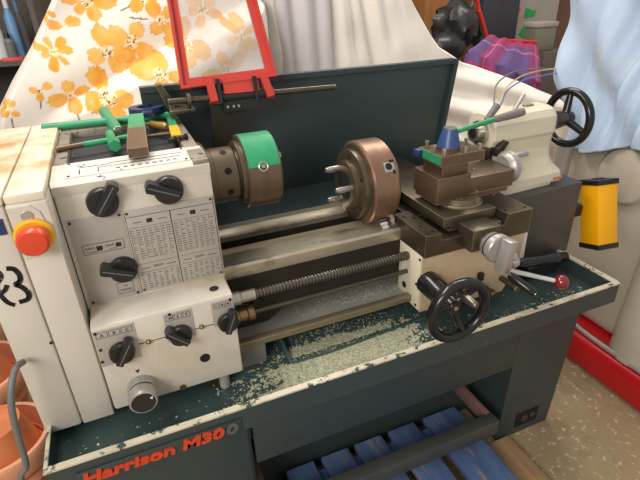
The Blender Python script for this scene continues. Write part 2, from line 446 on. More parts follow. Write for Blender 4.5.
# bed ----------------------------------------------------------------
BZ = .775
b = MB()
def wayprism(mb, prof, x0, x1): mb.prism(prof, YZ, x0, x1)
b.m(0).box(.13, 1.14, -.11, -.02, .655, BZ-.012); b.box(.13, 1.14, .03, .10, .69, BZ-.012)
b.box(.13, 1.14, -.02, .03, .66, .672)
for x in (.20, .42, .64, .86, 1.05): b.box(x, x+.03, -.02, .03, .672, BZ-.03)
b.prism([(.13, .60), (.21, .60), (.275, .66), (.13, .66)], XZ, -.108, .09)
bed = build('bed', b, 'darksteel', lathe)
b = MB(); b.prism([(.875, .578), (1.142, .578), (1.142, .792), (.875, .785)], XZ, -.116, .10, bev=.003); build('bed_end_cover', b, 'endgrey', bed, label='plain dark grey end cover')
b = MB(); b.prism([(-.11, BZ-.012), (-.11, BZ-.004), (-.106, BZ), (-.052, BZ), (-.05, BZ-.012)], YZ, .13, 1.142)
b.prism([(-.112, BZ-.028), (-.112, BZ-.004), (-.1095, BZ-.002), (-.1095, BZ-.028)], YZ, .13, 1.142)
build('bed_way', b, 'way', bed, label='front flat bed way')
b = MB(); b.prism([(-.050, BZ-.012), (-.046, BZ-.004), (-.034, BZ+.004), (-.022, BZ-.008), (-.020, BZ-.012)], YZ, .13, 1.142); build('bed_way', b, 'waybrown', bed, label='front raised bed way')
b = MB(); b.prism([(.03, BZ-.012), (.03, BZ), (.048, BZ), (.06, BZ+.008), (.072, BZ), (.1, BZ), (.1, BZ-.012)], YZ, .13, 1.142); build('bed_way', b, 'way', bed, label='rear bed way')
b = MB(); b.box(.13, .90, -.158, .14, .606, .612); pl = build('drip_tray', b, 'sheetgrey', bed)
b = MB(); b.box(.13, .88, -.176, -.158, .606, .6225, bev=.002); build('front_rail', b, 'waybrown', pl)
b = MB(); b.box(.14, .20, -.155, .14, TZ, .606, bev=.003); build('bed_foot', b, 'sheetgrey', bed)
b = MB(); b.box(.80, .875, -.11, .14, TZ, .606, bev=.003); build('bed_foot', b, 'darksteel', bed)

# leadscrew and shafts
b = MB()
LS = Vector((0, -.15, .722)); r0 = .0105
pts = []
seg = 14; pitch = .0075; x0 = .19; x1 = .60
n = int((x1-x0)/pitch)
prof = []
for i in range(n):
    t = i*pitch
    prof += [(t, r0-.003), (t+pitch*.22, r0), (t+pitch*.6, r0), (t+pitch*.82, r0-.003)]
b.lathe((x0, LS.y, LS.z), X, [(0, 0)]+prof+[(n*pitch, 0)], 20)
build('leadscrew', b, 'screw', lathe)
b = MB(); b.cyl((.125, -.15, .722), (.158, -.15, .722), .015, ch=.001); b.cyl((.158, -.15, .722), (.19, -.15, .722), .0125, ch=.001); build('leadscrew_collar', b, 'bright', lathe)
b = MB(); b.cyl((.125, -.15, .678), (.80, -.15, .678), .0055); build('feed_shaft', b, 'steel', lathe)
b = MB(); b.cyl((.125, -.15, .678), (.150, -.15, .678), .0165, ch=.001); b.cyl((.15, -.15, .678), (.168, -.15, .678), .0145, ch=.001); b.cyl((.168, -.15, .678), (.184, -.15, .678), .0165, ch=.002); build('shaft_bush', b, 'brass', lathe)
b = MB(); b.cyl((.2, -.108, .665), (.2, -.118, .665), .017, ch=.002); build('bed_plug', b, 'darksteel', bed)

# headstock ----------------------------------------------------------
HX0, HX1, HF, HB, HT = -.124, .134, -.15, .232, 1.022
b = MB(); b.box(HX0, HX1, HF, HB, .775, HT-.018, bev=.004)
b.box(HX0+.005, HX1, HF+.07, HB, .60, .78)
head = build('headstock', b, 'white', lathe)
b = MB()
b.m(0)
b.box(HX0, HX0+.022, -.07, HB, HT-.02, HT+.003, bev=.003); b.box(HX1-.028, HX1, -.075, HB, HT-.02, HT+.003, bev=.003)
b.box(HX0+.02, HX1-.026, HB-.03, HB, HT-.02, HT+.003, bev=.003)
build('tray_wall', b, 'greytop', head)
b = MB(); b.prism([(HF, HT-.02), (HF, HT-.004), (HF+.008, HT+.002), (-.06, HT+.006), (-.045, HT-.02)], YZ, HX0, HX1, bev=.002)
build('sloped_lip', b, 'lip', head)
b = MB(); b.box(HX1-.028, HX1, HF+.002, -.075, HT-.01, HT+.0055, bev=.002); build('lip_corner', b, 'greytop', head)
b = MB()
b.m(0).prism([(HF+.016, HT+.0022), (HF+.016, HT+.0042), (-.065, HT+.0082), (-.065, HT+.0062)], YZ, HX0+.022, HX1-.03)
b.m(1)
def lipz(y): return HT+.0043+(y-(HF+.016))/(.069)*.004
for x0, x1, y0, y1 in ((-.08, -.0785, -.125, -.095), (-.08, -.03, -.096, -.0945), (-.05, -.0485, -.125, -.105), (-.05, .09, -.106, -.1045), (-.03, .095, -.091, -.0895)):
    z = lipz((y0+y1)/2); b.box(x0, x1, y0, y1, z-.001, z+.0004)
for k in range(9):
    b.box(-.02+.012*k, -.014+.012*k, -.122, -.118, lipz(-.12)-.001, lipz(-.12)+.0004)
for sx in (HX0+.028, HX1-.036):
    for y in (-.128, -.071): b.cyl((sx, y, lipz(y)-.001), (sx, y, lipz(y)+.001), .0025, seg=10)
b.torus((-.076, -.084, lipz(-.084)), Z, .006, .0006, 20, 6)
build('instruction_plate', b, ['paperplate', 'ink'], head)
# gear chart plates
def dashes(mb, x0, x1, z0, z1, cols, rws, y, h=.0013):
    dx = (x1-x0)/cols; dz = (z1-z0)/rws
    for i in range(cols):
        for j in range(rws):
            if random.random() < .12: continue
            wd = dx*random.uniform(.3, .68); xs = x0+i*dx+dx*.12; zz = z0+j*dz+dz*.3
            mb.box(xs, xs+wd, y-.0004, y, zz, zz+h)
def zigzag(mb, x, z, w, h, n, y, t=.0007):
    for i in range(n*2):
        xa = x+w*i/(n*2); xb = x+w*(i+1)/(n*2)
        za = z+(h if i % 2 else 0); zb = z+(0 if i % 2 else h)
        mb.prism([(xa, za-t), (xb, zb-t), (xb, zb+t), (xa, za+t)], XZ, y-.0005, y)
def outline(mb, x0, x1, z0, z1, t, y):
    mb.box(x0, x1, y-.0005, y, z0, z0+t); mb.box(x0, x1, y-.0005, y, z1-t, z1)
    mb.box(x0, x0+t, y-.0005, y, z0+t, z1-t); mb.box(x1-t, x1, y-.0005, y, z0+t, z1-t)
PY = HF-.0015
b = MB(); b.m(0).box(-.117, -.028, PY, HF+.0005, .787, .958, bev=.0005); b.m(1)
outline(b, -.104, -.036, .889, .908, .0006, PY)
zigzag(b, -.1, .898, .016, .004, 4, PY); b.box(-.082, -.072, PY-.0005, PY, .894, .902)
zigzag(b, -.067, .898, .014, .004, 4, PY); b.box(-.05, -.041, PY-.0005, PY, .894, .902)
b.box(-.098, -.074, PY-.0005, PY, .8925, .8933); b.box(-.0605, -.0512, PY-.0005, PY, .8925, .8933)
outline(b, -.066, -.038, .797, .820, .0006, PY); zigzag(b, -.062, .802, .02, .004, 4, PY); b.box(-.056, -.048, PY-.0005, PY, .812, .813)
for x, z in ((-.112, .953), (-.033, .953), (-.112, .792), (-.033, .792)): b.cyl((x, PY, z), (x, PY-.001, z), .0025, seg=10)
build('symbol_plate', b, ['plate', 'ink'], head)
b = MB(); b.m(0).box(-.026, .131, PY, HF+.0005, .789, .958, bev=.0005)
b.m(2); b.box(-.0255, .1305, PY-.0004, PY, .944, .9448); b.box(.0505, .052, PY-.0004, PY, .792, .944)
b.box(-.0255, -.0247, PY-.0004, PY, .79, .955); b.box(.1297, .1305, PY-.0004, PY, .79, .955)
for x, z in ((-.021, .952), (.126, .952), (-.021, .794), (.126, .794)): b.cyl((x, PY, z), (x, PY-.001, z), .0023, seg=10)
b.m(1)
for ox in (-.022, .055):
    for k in range(7): b.box(ox+.0105*k, ox+.0105*k+.0005, PY-.0004, PY, .858, .922)
    b.box(ox, ox+.073, PY-.0004, PY, .9225, .923); b.box(ox, ox+.073, PY-.0004, PY, .8485, .849); b.box(ox, ox+.073, PY-.0004, PY, .8305, .831)
    dashes(b, ox, ox+.074, .858, .92, 7, 13, PY)
    dashes(b, ox, ox+.074, .794, .828, 7, 8, PY)
    b.box(ox+.008, ox+.022, PY-.0004, PY, .932, .9335); b.box(ox+.05, ox+.066, PY-.0004, PY, .932, .9335)
    b.m(2); b.box(ox+.031, ox+.041, PY-.0004, PY, .929, .937)
    zigzag(b, ox+.026, .838, .018, .0045, 4, PY); b.m(1)
    b.box(ox+.005, ox+.02, PY-.0004, PY, .838, .8395); b.box(ox+.05, ox+.068, PY-.0004, PY, .838, .8395)
build('gear_chart_plate', b, ['plate', 'print', 'ink'], head)

def knob(parent, x, y, z, r, ang, lab=None, long=1.42):
    mb = MB()
    mb.m(0).lathe((x, y+.001, z), -Y, [(0, 0), (0, r*.96), (.003, r), (.012, r*.95), (.014, r*.88), (.014, 0)], 32)
    c, s_ = math.cos(ang), math.sin(ang)
    T = Matrix.Translation(Vector((x, y, z))) @ Matrix(((c, 0, -s_, 0), (0, 1, 0, 0), (s_, 0, c, 0), (0, 0, 0, 1)))
    hw = r*.36
    mb.prism([(-r*.7, -hw*.75), (r*long, -hw), (r*(long+.12), -hw*.5), (r*(long+.12), hw*.5), (r*long, hw), (-r*.7, hw*.75)], lambda a, d, e: T @ Vector((a, e, d)), -.025, -.004, bev=.003)
    mb.m(1).prism([(-r*.6, -.0008), (r*long, -.0008), (r*long, .0008), (-r*.6, .0008)], lambda a, d, e: T @ Vector((a, e, d)), -.0255, -.0247)
    return build('selector_knob', mb, ['black', 'greyplastic'], parent, label=lab)
knob(head, -.053, HF, .982, .0265, math.radians(53), 'black knob pointing up right')
knob(head, .056, HF, .984, .0265, math.radians(155), 'black knob pointing left')
knob(head, -.048, HF, .848, .0255, math.radians(157), 'black knob on the symbol plate')

# spindle and chuck --------------------------------------------------
SZ = .940
b = MB(); b.lathe((.13, 0, SZ), X, [(0, 0), (0, .076), (.012, .076), (.018, .072), (.018, .06), (.03, .058), (.03, 0)], 48)
b.lathe((.16, 0, SZ), X, [(0, 0), (0, .059), (.045, .059), (.048, .056), (.048, .052), (.052, .052), (.052, .068), (.0625, .068), (.0625, 0)], 48)
sp = build('spindle_nose', b, 'chuckface', lathe)
for a in (-20, 25, 70, 115, 160, 205, 250, 295):
    t = math.radians(a); d = Vector((0, -math.cos(t), math.sin(t)))
    q = Vector((.185, 0, SZ))+d*.054
    b = MB(); b.cyl(q, q+d*.005, .0075, seg=16); build('cam_lock', b, 'hole', sp)
b = MB(); CR = .0795
b.lathe((.221, 0, SZ), X, [(0, 0), (0, CR-.003), (.003, CR), (.070, CR), (.074, CR-.004), (.074, .022), (.03, .02), (.03, 0)], 64)
ck = build('three_jaw_chuck', b, 'chuckbrown', lathe)
b = MB(); b.lathe((.2235, 0, SZ), X, [(0, CR-.002), (0, CR+.0008), (.068, CR+.0008), (.068, CR-.002)], 48, a0=math.radians(-82), a1=math.radians(68))
build('green_paint_band', b, 'gpaint', ck, label='green painted upper half')
for k, a in enumerate((22, 142, 262)):
    t = math.radians(a); d = Vector((0, -math.cos(t), math.sin(t))); q = Vector((.254, 0, SZ))+d*(CR-.002)
    b = MB(); b.m(0).torus(q+d*.003, d, .009, .0022, 24, 8); b.m(1).cyl(q, q+d*.0025, .0085, seg=20); b.m(0).box(-.0035, .0035, -.0035, .0035, 0, .001, mtx=Matrix.Translation(q+d*.003) @ d.to_track_quat('Z', 'Y').to_matrix().to_4x4())
    build('key_socket', b, ['bright', 'hole'], ck)
for a in (45, 165, 285):
    t = math.radians(a); d = Vector((0, -math.cos(t), math.sin(t))); e = d.cross(X)
    T = Matrix(((1, d.x, e.x, .30), (0, d.y, e.y, 0), (0, d.z, e.z, SZ), (0, 0, 0, 1)))
    b = MB(); b.box(-.012, -.002, .02, .060, -.008, .008, mtx=T); b.box(-.002, .004, .03, .055, -.006, .006, mtx=T); build('chuck_jaw', b, 'bright', ck)

# end cover -----------------------------------------------------------
b = MB(); b.box(-.1825, -.1255, -.205, .26, .564, 1.02, bev=.004)
cv = build('end_cover', b, 'white', lathe)
b = MB(); b.box(-.2465, -.1838, -.205, .26, .564, 1.02, bev=.006); cv2 = build('cover_door', b, 'white', cv)
b = MB(); b.box(-.1815, -.1265, -.202, .26, 1.0198, 1.0345, bev=.003); b.box(-.2455, -.1838, -.202, .26, 1.0198, 1.0345, bev=.003); build('cover_top', b, 'stain', cv, label='cream top stained brown')
b = MB(); q = at(27, 216, y=-.208); b.torus(q, -Y, .0075, .0012, 24, 8); b.cyl(q+Y*.003, q-Y*.001, .0068, seg=20); build('indicator_lamp', b, 'satin', cv)
b = MB(); b.prism([(-.1800, 1.016), (-.150, 1.016), (-.139, 1.004), (-.131, .95), (-.131, .93), (-.1800, .93)], XZ, -.2075, -.203, bev=.001); build('switch_plate', b, 'white', cv)
SQ = at(34.5, 236, y=-.21); b = MB(); b.m(0).lathe((SQ.x, -.207, SQ.z), -Y, [(0, 0), (0, .0285), (.005, .0285), (.009, .025), (.009, 0)], 40)
st = build('stop_button', b, 'yellow', cv)
b = MB(); b.lathe((SQ.x, -.216, SQ.z), -Y, [(0, 0), (0, .017), (.006, .017), (.008, .0225), (.02, .0225), (.0245, .019), (.026, 0)], 40); build('mushroom_head', b, 'red', st, label='red mushroom button')
b = MB(); q = at(8, 234, y=-.205); q2 = at(0, 219, y=-.205); b.box(-.24, q.x, -.2062, -.204, q.z, q2.z); build('blue_sticker', b, 'navy', cv2)
# hand painted number on the door: an 8 and a 3
def stroke(mb, pts, r, y):
    P = [Vector((p[0], y, p[1])) for p in pts]
    Q = []
    for i in range(len(P)-1):
        p0 = P[max(i-1, 0)]; p1 = P[i]; p2 = P[i+1]; p3 = P[min(i+2, len(P)-1)]
        for k in range(6):
            t = k/6; Q.append(.5*((2*p1)+(p2-p0)*t+(2*p0-5*p1+4*p2-p3)*t*t+(3*p1-p0-3*p2+p3)*t**3))
    Q.append(P[-1])
    for i, (p, q) in enumerate(zip(Q, Q[1:])):
        d = (q-p); d.normalize(); nrm = Vector((-d.z, 0, d.x))*r
        ex = d*.0004
        mb.hexa([p-nrm-ex, q-nrm+ex, q+nrm+ex, p+nrm-ex]+[v-Vector((0, .0006, 0)) for v in (p-nrm-ex, q-nrm+ex, q+nrm+ex, p+nrm-ex)])
b = MB()
P3 = [(6.5, 268.5), (14, 269), (19.5, 275), (20, 281), (15.5, 284.5), (22, 287), (28.5, 293), (28, 299), (19.5, 302)]
stroke(b, [(at(px, py, y=-.205).x, at(px, py, y=-.205).z) for px, py in P3], .0040, -.2052)
P8 = [(-8, 274), (-2, 272), (1, 277), (-3, 284), (-2, 291), (4, 299), (9, 303), (15, 305)]
stroke(b, [(at(px, py, y=-.205).x, at(px, py, y=-.205).z) for px, py in P8], .0035, -.2053)
stroke(b, [(at(px, py, y=-.205).x, at(px, py, y=-.205).z) for px, py in ((7, 285), (5, 290), (0, 294))], .0035, -.2054)
build('painted_number', b, 'ink', cv2)
b = MB(); q = at(51, 343, y=-.205); b.cyl(q+Y*.002, q-Y*.001, .0025, seg=12); build('cover_screw', b, 'hole', cv)

# feed gearbox -----------------------------------------------------------
GF, GT, GB = -.225, .785, .592
b = MB(); b.box(-.12, .131, GF, -.06, GB, GT, bev=.005)
gb = build('feed_gearbox', b, 'white', lathe)
b = MB(); b.cyl((.094, -.19, TZ), (.094, -.19, .60), .011, ch=.001); build('support_foot', b, 'plate', gb)
knob(gb, -.080, GF, .723, .0225, math.radians(58), 'black knob on the left of the gearbox')
knob(gb, .024, GF, .727, .0215, math.radians(135), 'black knob in the middle of the gearbox')
knob(gb, .114, GF, .727, .0205, math.radians(68), 'black knob on the right of the gearbox')
def lever_plate(x0, x1, z0, z1, letters):
    mb = MB(); y = GF-.0012
    mb.m(0).box(x0, x1, y, GF+.0005, z0, z1, bev=.0004); mb.m(1)
    n = len(letters); w_ = (x1-x0-.006)/n
    for i, L_ in enumerate(letters):
        xa = x0+.003+i*w_
        outline(mb, xa+.001, xa+w_-.001, z1-.0165, z1-.0045, .0006, y)
        if L_ == '=':
            mb.box(xa+.004, xa+w_-.004, y-.0005, y, z1-.0125, z1-.0115); mb.box(xa+.004, xa+w_-.004, y-.0005, y, z1-.0095, z1-.0085)
        elif L_ == 'o': mb.cyl((xa+w_/2, y, z1-.0105), (xa+w_/2, y-.0005, z1-.0105), .0022, seg=12)
        else: mb.text(L_, (xa+w_/2-.0027, y-.0003, z1-.0138), X, Z, .0085, .0005, bold=.0001)
    build('lever_plate', mb, ['plate', 'ink'], gb)
lever_plate(-.118, -.050, .70, .778, 'ABC')
lever_plate(.000, .052, .715, .778, 'WST')
lever_plate(.087, .128, .722, .778, '=oo')
for x, z in ((-.114, .774), (.012, .776), (.124, .775), (-.113, .738), (-.116, .712)):
    b = MB(); b.cyl((x, GF-.001, z), (x, GF-.0028, z), .0026, seg=12); build('panel_screw', b, 'hole', gb)
for p, q in ((-.05, -.039), (-.028, -.001), (.052, .06), (.07, .088)):
    b = MB(); b.box(p, q, GF-.0007, GF, .7277, .729); build('index_line', b, 'hole', gb)
for x, z in ((-.033, .729), (.064, .731)):
    b = MB(); b.lathe((x, GF, z), -Y, [(0, 0), (0, .0045), (.004, .0045), (.006, .003), (.008, 0)], 16); build('oil_nipple', b, 'brass', gb)
b = MB(); b.lathe((.06, GF-.0002, .655), -Y, [(0, 0), (0, .010), (.0015, .0095), (.0015, .0075), (.0005, 0)], 24); build('sight_glass', b, ['hole'], gb)
b = MB(); b.torus((.102, -.192, GT), Z, .0075, .0016, 20, 8); b.cyl((.102, -.192, GT-.001), (.102, -.192, GT+.0008), .007, seg=18); build('oil_filler', b, 'darksteel', gb)
b = MB(); b.cyl((.008, GF-.003, .6), (.008, GF+.002, .6), .006, seg=16); build('drain_plug', b, 'brass', gb)
b = MB()
b.m(0).lathe((-.064, GF, .634), -Y, [(0, 0), (0, .0245), (.006, .0255), (.016, .0255), (.017, .023), (.024, .023), (.025, .0255), (.046, .0255), (.049, .0235), (.049, 0)], 40)
b.m(1).cyl((-.064, GF-.0485, .634), (-.064, GF-.0495, .634), .0215, seg=36)
b.m(2).prism([(-.052, .641), (-.046, .646), (-.0475, .638)], XZ, GF-.0502, GF-.0494)
b.m(1).prism([(-.068, .672), (-.060, .672), (-.064, .665)], XZ, GF-.001, GF)
for k in range(16):
    a = math.radians(20+k*9); q = Vector((-.064, GF-.0205, .634))+Vector((math.cos(a), 0, math.sin(a)))*.0232
    b.box(-.0006, .0006, -.003, .003, -.0004, .0005, mtx=Matrix.Translation(q) @ Vector((math.cos(a), 0, math.sin(a))).to_track_quat('Z', 'Y').to_matrix().to_4x4())
build('feed_dial', b, ['satin', 'black', 'plasticwhite'], gb)

# splash back -----------------------------------------------------------
b = MB(); SY = .24
b.prism([(.06, .53), (.86, .53), (.94, 1.088), (.06, 1.094)], XZ, SY, SY+.004)
b.prism([(.06, 1.085), (.94, 1.079), (.945, 1.092), (.06, 1.098)], XZ, SY-.012, SY+.012, bev=.002)
b.prism([(.86, .53), (.872, .53), (.953, 1.09), (.94, 1.09)], XZ, SY-.014, SY+.006)
spb = build('splash_back', b, 'splash', lathe)
LA = at(331, 181, y=.235); b = MB(); b.prism([(.12, LA.z-.035), (.236, LA.z-.004), (.236, LA.z), (.12, LA.z-.03)], YZ, .14, .90); build('splash_ledge', b, 'splash', spb)

# carriage -----------------------------------------------------------------
b = MB()
b.prism([(.567, .745), (.866, .745), (.866, .808), (.793, .808), (.785, .782), (.61, .782), (.606, .800), (.567, .800)], XZ, -.215, -.10)
b.box(.60, .80, -.10, .12, .778, .792)
b.box(.567, .606, -.10, -.08, .778, .80); b.box(.793, .866, -.10, -.06, .778, .808)
b.box(.567, .606, .03, .12, .778, .80); b.box(.793, .866, .03, .12, .778, .808)
sad = build('saddle', b, 'steel', lathe)
for x, y, z in ((.578, -.105, .8), (.597, -.198, .8), (.584, -.165, .8), (.597, -.12, .8), (.80, -.195, .808), (.855, -.20, .808), (.85, -.09, .808)):
    b = MB(); b.cyl((x, y, z-.004), (x, y, z+.0008), .004, seg=14); build('saddle_screw', b, 'hole', sad)
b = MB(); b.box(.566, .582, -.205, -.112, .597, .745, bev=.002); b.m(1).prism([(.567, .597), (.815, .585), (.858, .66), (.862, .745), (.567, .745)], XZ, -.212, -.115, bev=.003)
ap = build('apron', b, ['cream', 'tancream'], lathe)
b = MB()
for y, z, r_ in ((-.20, .735, .0035), (-.125, .70, .0035), (-.15, .61, .0035), (-.192, .665, .0035), (-.195, .607, .0035), (-.142, .635, .0085)):
    b = MB(); b.cyl((.5665, y, z), (.5645, y, z), r_, seg=14); build('apron_screw', b, 'hole', ap)
b = MB(); b.prism([(.853, .672), (.868, .672), (.867, .742), (.862, .758)], XZ, -.213, -.206); build('white_pointer', b, 'plasticwhite', ap)
b = MB(); b.box(.728, .741, -.222, -.21, .643, .664, bev=.001); build('engage_button', b, 'black', ap)
for x, z, L_ in ((.806, .627, .060), (.752, .617, .045)):
    b = MB(); b.cyl((x, -.21, z), (x, -.21-L_*.6, z), .0075); b.cyl((x, -.21-L_*.6, z), (x, -.21-L_, z), .0095, ch=.002); build('push_knob', b, 'steel', ap)
# apron hand wheel
HW = Vector((.574, -.338, .682))
b = MB(); b.torus(HW, Y, .067, .0108, 64, 14, sq=1.15)
for k, a in enumerate((-72, 48, 168)):
    t = math.radians(a); d = Vector((math.cos(t), 0, math.sin(t)))
    b.tube([HW+Y*.022, HW+d*.035+Y*.014, HW+d*.066], lambda q: .0105-.003*q, 10)
b.lathe(HW+Y*.045, -Y, [(0, 0), (0, .019), (.030, .018), (.036, .014), (.036, 0)], 28)
hw = build('carriage_handwheel', b, 'blackgloss', lathe)
b = MB(); b.lathe((HW.x+.008, -.21, HW.z-.004), -Y, [(0, 0), (0, .028), (.062, .027), (.066, .024), (.09, .02), (.09, 0)], 36); build('wheel_hub', b, 'blackgloss', hw)
b = MB(); q = HW+Vector((-.006, -.004, .052)); q = at(459, 292, y=-.335); b.lathe(q, -Y, [(0, 0), (0, .005), (.005, .0085), (.03, .0095), (.052, .008), (.056, .005), (.056, 0)], 20); build('handle_grip', b, 'screw', hw)
b = MB(); b.cyl(HW+Y*.0095, HW+Y*.007, .005); build('hub_screw', b, 'bright', hw)

# cross slide --------------------------------------------------------------
b = MB()
b.box(.622, .766, -.200, .225, .803, .826, bev=.0015)
b.prism([(.640, .79), (.75, .79), (.742, .804), (.648, .804)], XZ, -.198, .2)
b.box(.766, .772, -.17, .16, .80, .818)
cs = build('cross_slide', b, 'steel', lathe)
b = MB(); b.box(.662, .738, -.255, -.198, .755, .810, bev=.004); b.box(.705, .77, -.219, -.198, .778, .797, bev=.001); br = build('feed_bracket', b, 'steel', lathe)
CD = Vector((.712, -.262, .769))
b = MB(); b.m(0).lathe(CD+Y*.01, -Y, [(0, 0), (0, .029), (.010, .030), (.022, .0305), (.023, .0335), (.034, .0335), (.037, .031), (.037, 0)], 48)
b.m(1)
for k in range(26):
    a = 2*PI*k/26; d = Vector((math.cos(a), 0, math.sin(a))); q = CD-Y*.005+d*.0305
    b.box(-.0014, .0014, -.004 if k % 2 else -.0065, .004, -.0004, .0006, mtx=Matrix.Translation(q) @ d.to_track_quat('Z', 'Y').to_matrix().to_4x4())
cdl = build('cross_slide_dial', b, ['satin', 'ink'], lathe)
b = MB(); T = Matrix.Translation(CD-Y*.027+Vector((.004, 0, 0))) @ Matrix.Rotation(math.radians(8), 4, 'Y')
b.box(-.011, .013, -.028, 0, -.046, .030, bev=.003, mtx=T)
b.cyl(CD+Vector((.014, -.042, -.014)), CD+Vector((.03, -.045, -.014)), .009, ch=.003)
cr = build('crank', b, 'satin', cdl)
q = at(509, 274.5, y=-.318); q_2 = at(535, 294, y=-.372)
D = q_2-q
b = MB(); b.lathe(q, D, [(0, 0), (0, .007), (.006, .0098), (D.length*.75, .0098), (D.length*.95, .0082), (D.length, .006), (D.length, 0)], 22); b.m(1).cyl(q_2-D*.02, q_2+D*.02, .0045, seg=14); build('crank_grip', b, ['blackgloss', 'bright'], cdl)
# levers to the right of the dial
A = at(520, 263, y=-.27); B_ = at(557, 257.5, y=-.255)
b = MB(); b.ball(at(514, 262, y=-.285), .0135); lv = build('clutch_lever', b, 'satin', lathe)
b = MB(); D = (B_-A); b.lathe(A, D, [(0, 0), (0, .0065), (.008, .0095), (D.length-.015, .0115), (D.length-.012, .0125), (D.length, .0125), (D.length+.003, .009), (D.length+.003, 0)], 22); build('lever_grip', b, 'blackgloss', lv)
A = at(512, 271, y=-.245); B_ = at(561, 282, y=-.30)
b = MB(); D = B_-A; b.cyl(A-D*.15, B_, .0062, .0052); lv = build('red_ball_lever', b, 'plasticwhite', lathe)
b = MB(); b.ball(B_, .0185, 24); build('ball_knob', b, 'maroon', lv)
b = MB(); A = at(540, 261, y=-.16); B_ = at(566, 256, y=-.15); b.cyl(A, B_, .013, ch=.004); b.box(.955, 1.07, -.16, -.116, .545, .585, bev=.006); build('shaft_end_bracket', b, 'black', lathe)

# compound slide -------------------------------------------------------------
b = MB(); b.lathe((.714, -.128, .826), Z, [(0, 0), (0, .056), (.003, .056), (.005, .054), (.005, .045), (.016, .045), (.016, 0)], 56); b.cyl((.738, -.168, .830), (.738, -.168, .844), .0065, seg=8); build('swivel_base', b, 'waybrown', lathe)
b = MB()
b.box(.640, .855, -.150, -.062, .846, .888, bev=.001)
b.box(.631, .722, -.155, -.058, .845, .902, bev=.0012)
b.box(.634, .84, -.151, -.065, .836, .848)
b.box(.80, .812, -.145, -.12, .826, .84)
cmp_ = build('compound_slide', b, 'rust', lathe)
b = MB()
for x, z in ((.690, .842), (.702, .842), (.745, .852)): b.cyl((x, -.1505, z), (x, -.1535, z), .003, seg=10)
b.cyl((.765, -.11, .888), (.765, -.11, .891), .004, seg=12)
build('gib_screw', b, 'bright', cmp_)
b = MB(); b.lathe((.855, -.106, .877), X, [(0, 0), (0, .03), (.012, .036), (.014, .04), (.026, .04), (.03, .036), (.03, .022), (.036, .018), (.036, 0)], 44)
cdial = build('compound_dial', b, 'satin', lathe)
q = Vector((.888, -.106, .903)); b = MB(); b.lathe(q, X, [(0, 0), (0, .005), (.004, .0062), (.042, .0072), (.045, .005), (.045, 0)], 18); build('crank_pin', b, 'satin', cdial)

# tool post --------------------------------------------------------------------
b = MB()
b.box(.645, .715, -.148, -.07, .902, .935, bev=.001)
b.prism([(.634, -.156), (.634, -.067), (.735, -.067), (.752, -.080), (.752, -.156)], XY, .930, .953, bev=.0012)
tp = build('tool_post', b, 'rust', lathe)
b = MB(); b.box(.6322, .635, -.155, -.068, .9335, .9525); build('green_side_strip', b, 'gpaint', tp, label='green painted side')
for x, y in ((.646, -.147), (.644, -.112), (.65, -.075), (.742, -.1), (.742, -.147), (.70, -.15)):
    b = MB(); b.cyl((x, y, .952), (x, y, .962), .0042, seg=8); b.cyl((x, y, .962), (x, y, .967), .0052, seg=8); build('clamp_bolt', b, 'bright', tp)
b = MB(); b.box(.618, .636, -.085, -.066, .934, .952, bev=.003); build('blue_corner', b, 'navy', tp)
b = MB(); b.m(0).cyl((.683, -.112, .953), (.683, -.112, .962), .0265); b.m(1).lathe((.683, -.112, .962), Z, [(0, 0), (0, .0265), (.036, .0165), (.039, .015), (.039, 0)], 36); b.m(2).cyl((.683, -.112, 1.0005), (.683, -.112, 1.0035), .0145)
cone = build('locking_cone', b, ['rust', 'bluecone', 'bright'], tp)
A = Vector((.690, -.112, .990)); B_ = at(496, 119, y=-.108); C_ = at(524, 111.5, y=-.108)
b = MB(); b.cyl(A, B_, .0055, .0062); build('locking_lever', b, 'gpaint', tp, label='green lever arm')
b = MB(); D = C_-B_; b.lathe(B_-D*.08, D, [(0, 0), (0, .007), (.01, .0085), (D.length*.8, .0105), (D.length*1.05, .009), (D.length*1.08, 0)], 18); build('lever_grip', b, 'greyrubber', tp)

# tailstock -------------------------------------------------------------------------
b = MB()
# barrel
# lower flank and foot
def loft(mb, secs):
    rings = [[mb.bm.verts.new(p) for p in s_] for s_ in secs]
    n = len(rings[0])
    for A_, B2 in zip(rings, rings[1:]):
        for i in range(n): mb._f([A_[i], A_[(i+1) % n], B2[(i+1) % n], B2[i]])
    mb._f(rings[0][::-1]); mb._f(rings[-1])
def rect(x0, x1, y0, y1, z, c=.012):
    return [(x0+c, y0, z), (x1-c, y0, z), (x1, y0+c, z), (x1, y1-c, z), (x1-c, y1, z), (x0+c, y1, z), (x0, y1-c, z), (x0, y0+c, z)]
def tsec(x, k, zt):
    half = [(.020, SZ+zt), (.040, SZ+zt-.006), (.052, SZ+zt-.022), (.0545, SZ-.012), (.049, SZ-.022), (.043, .885), (.045, .858), (.056, .842), (.082, .830), (.088, .822), (.088, .799)]
    L_ = [(-y*k if z > .84 else -y, z) for y, z in half]; R_ = [(y*k if z > .84 else y+.01, z) for y, z in half]
    return [Vector((x+(.012*max(0, (.9-z)/.1) if x > 1.05 else 0), y, z)) for y, z in L_+R_[::-1]]
loft(b, [tsec(.868, .96, .046), tsec(.872, 1, .049), tsec(.96, 1.0, .051), tsec(1.066, 1.0, .053), tsec(1.074, .95, .050)])
ts = build('tailstock', b, 'cream', lathe, ang=11)
b = MB(); b.box(.885, 1.06, -.084, .098, .778, .80, bev=.003); build('tailstock_base', b, 'cream', ts)
b = MB(); b.m(0).lathe((.858, 0, SZ), X, [(0, .0), (0, .031), (.012, .033), (.012, 0)], 36); b.lathe((.842, 0, SZ), X, [(0, .014), (0, .021), (.03, .021)], 28); b.m(1).cyl((.845, 0, SZ), (.862, 0, SZ), .0145)
build('quill', b, ['bright', 'hole'], ts)
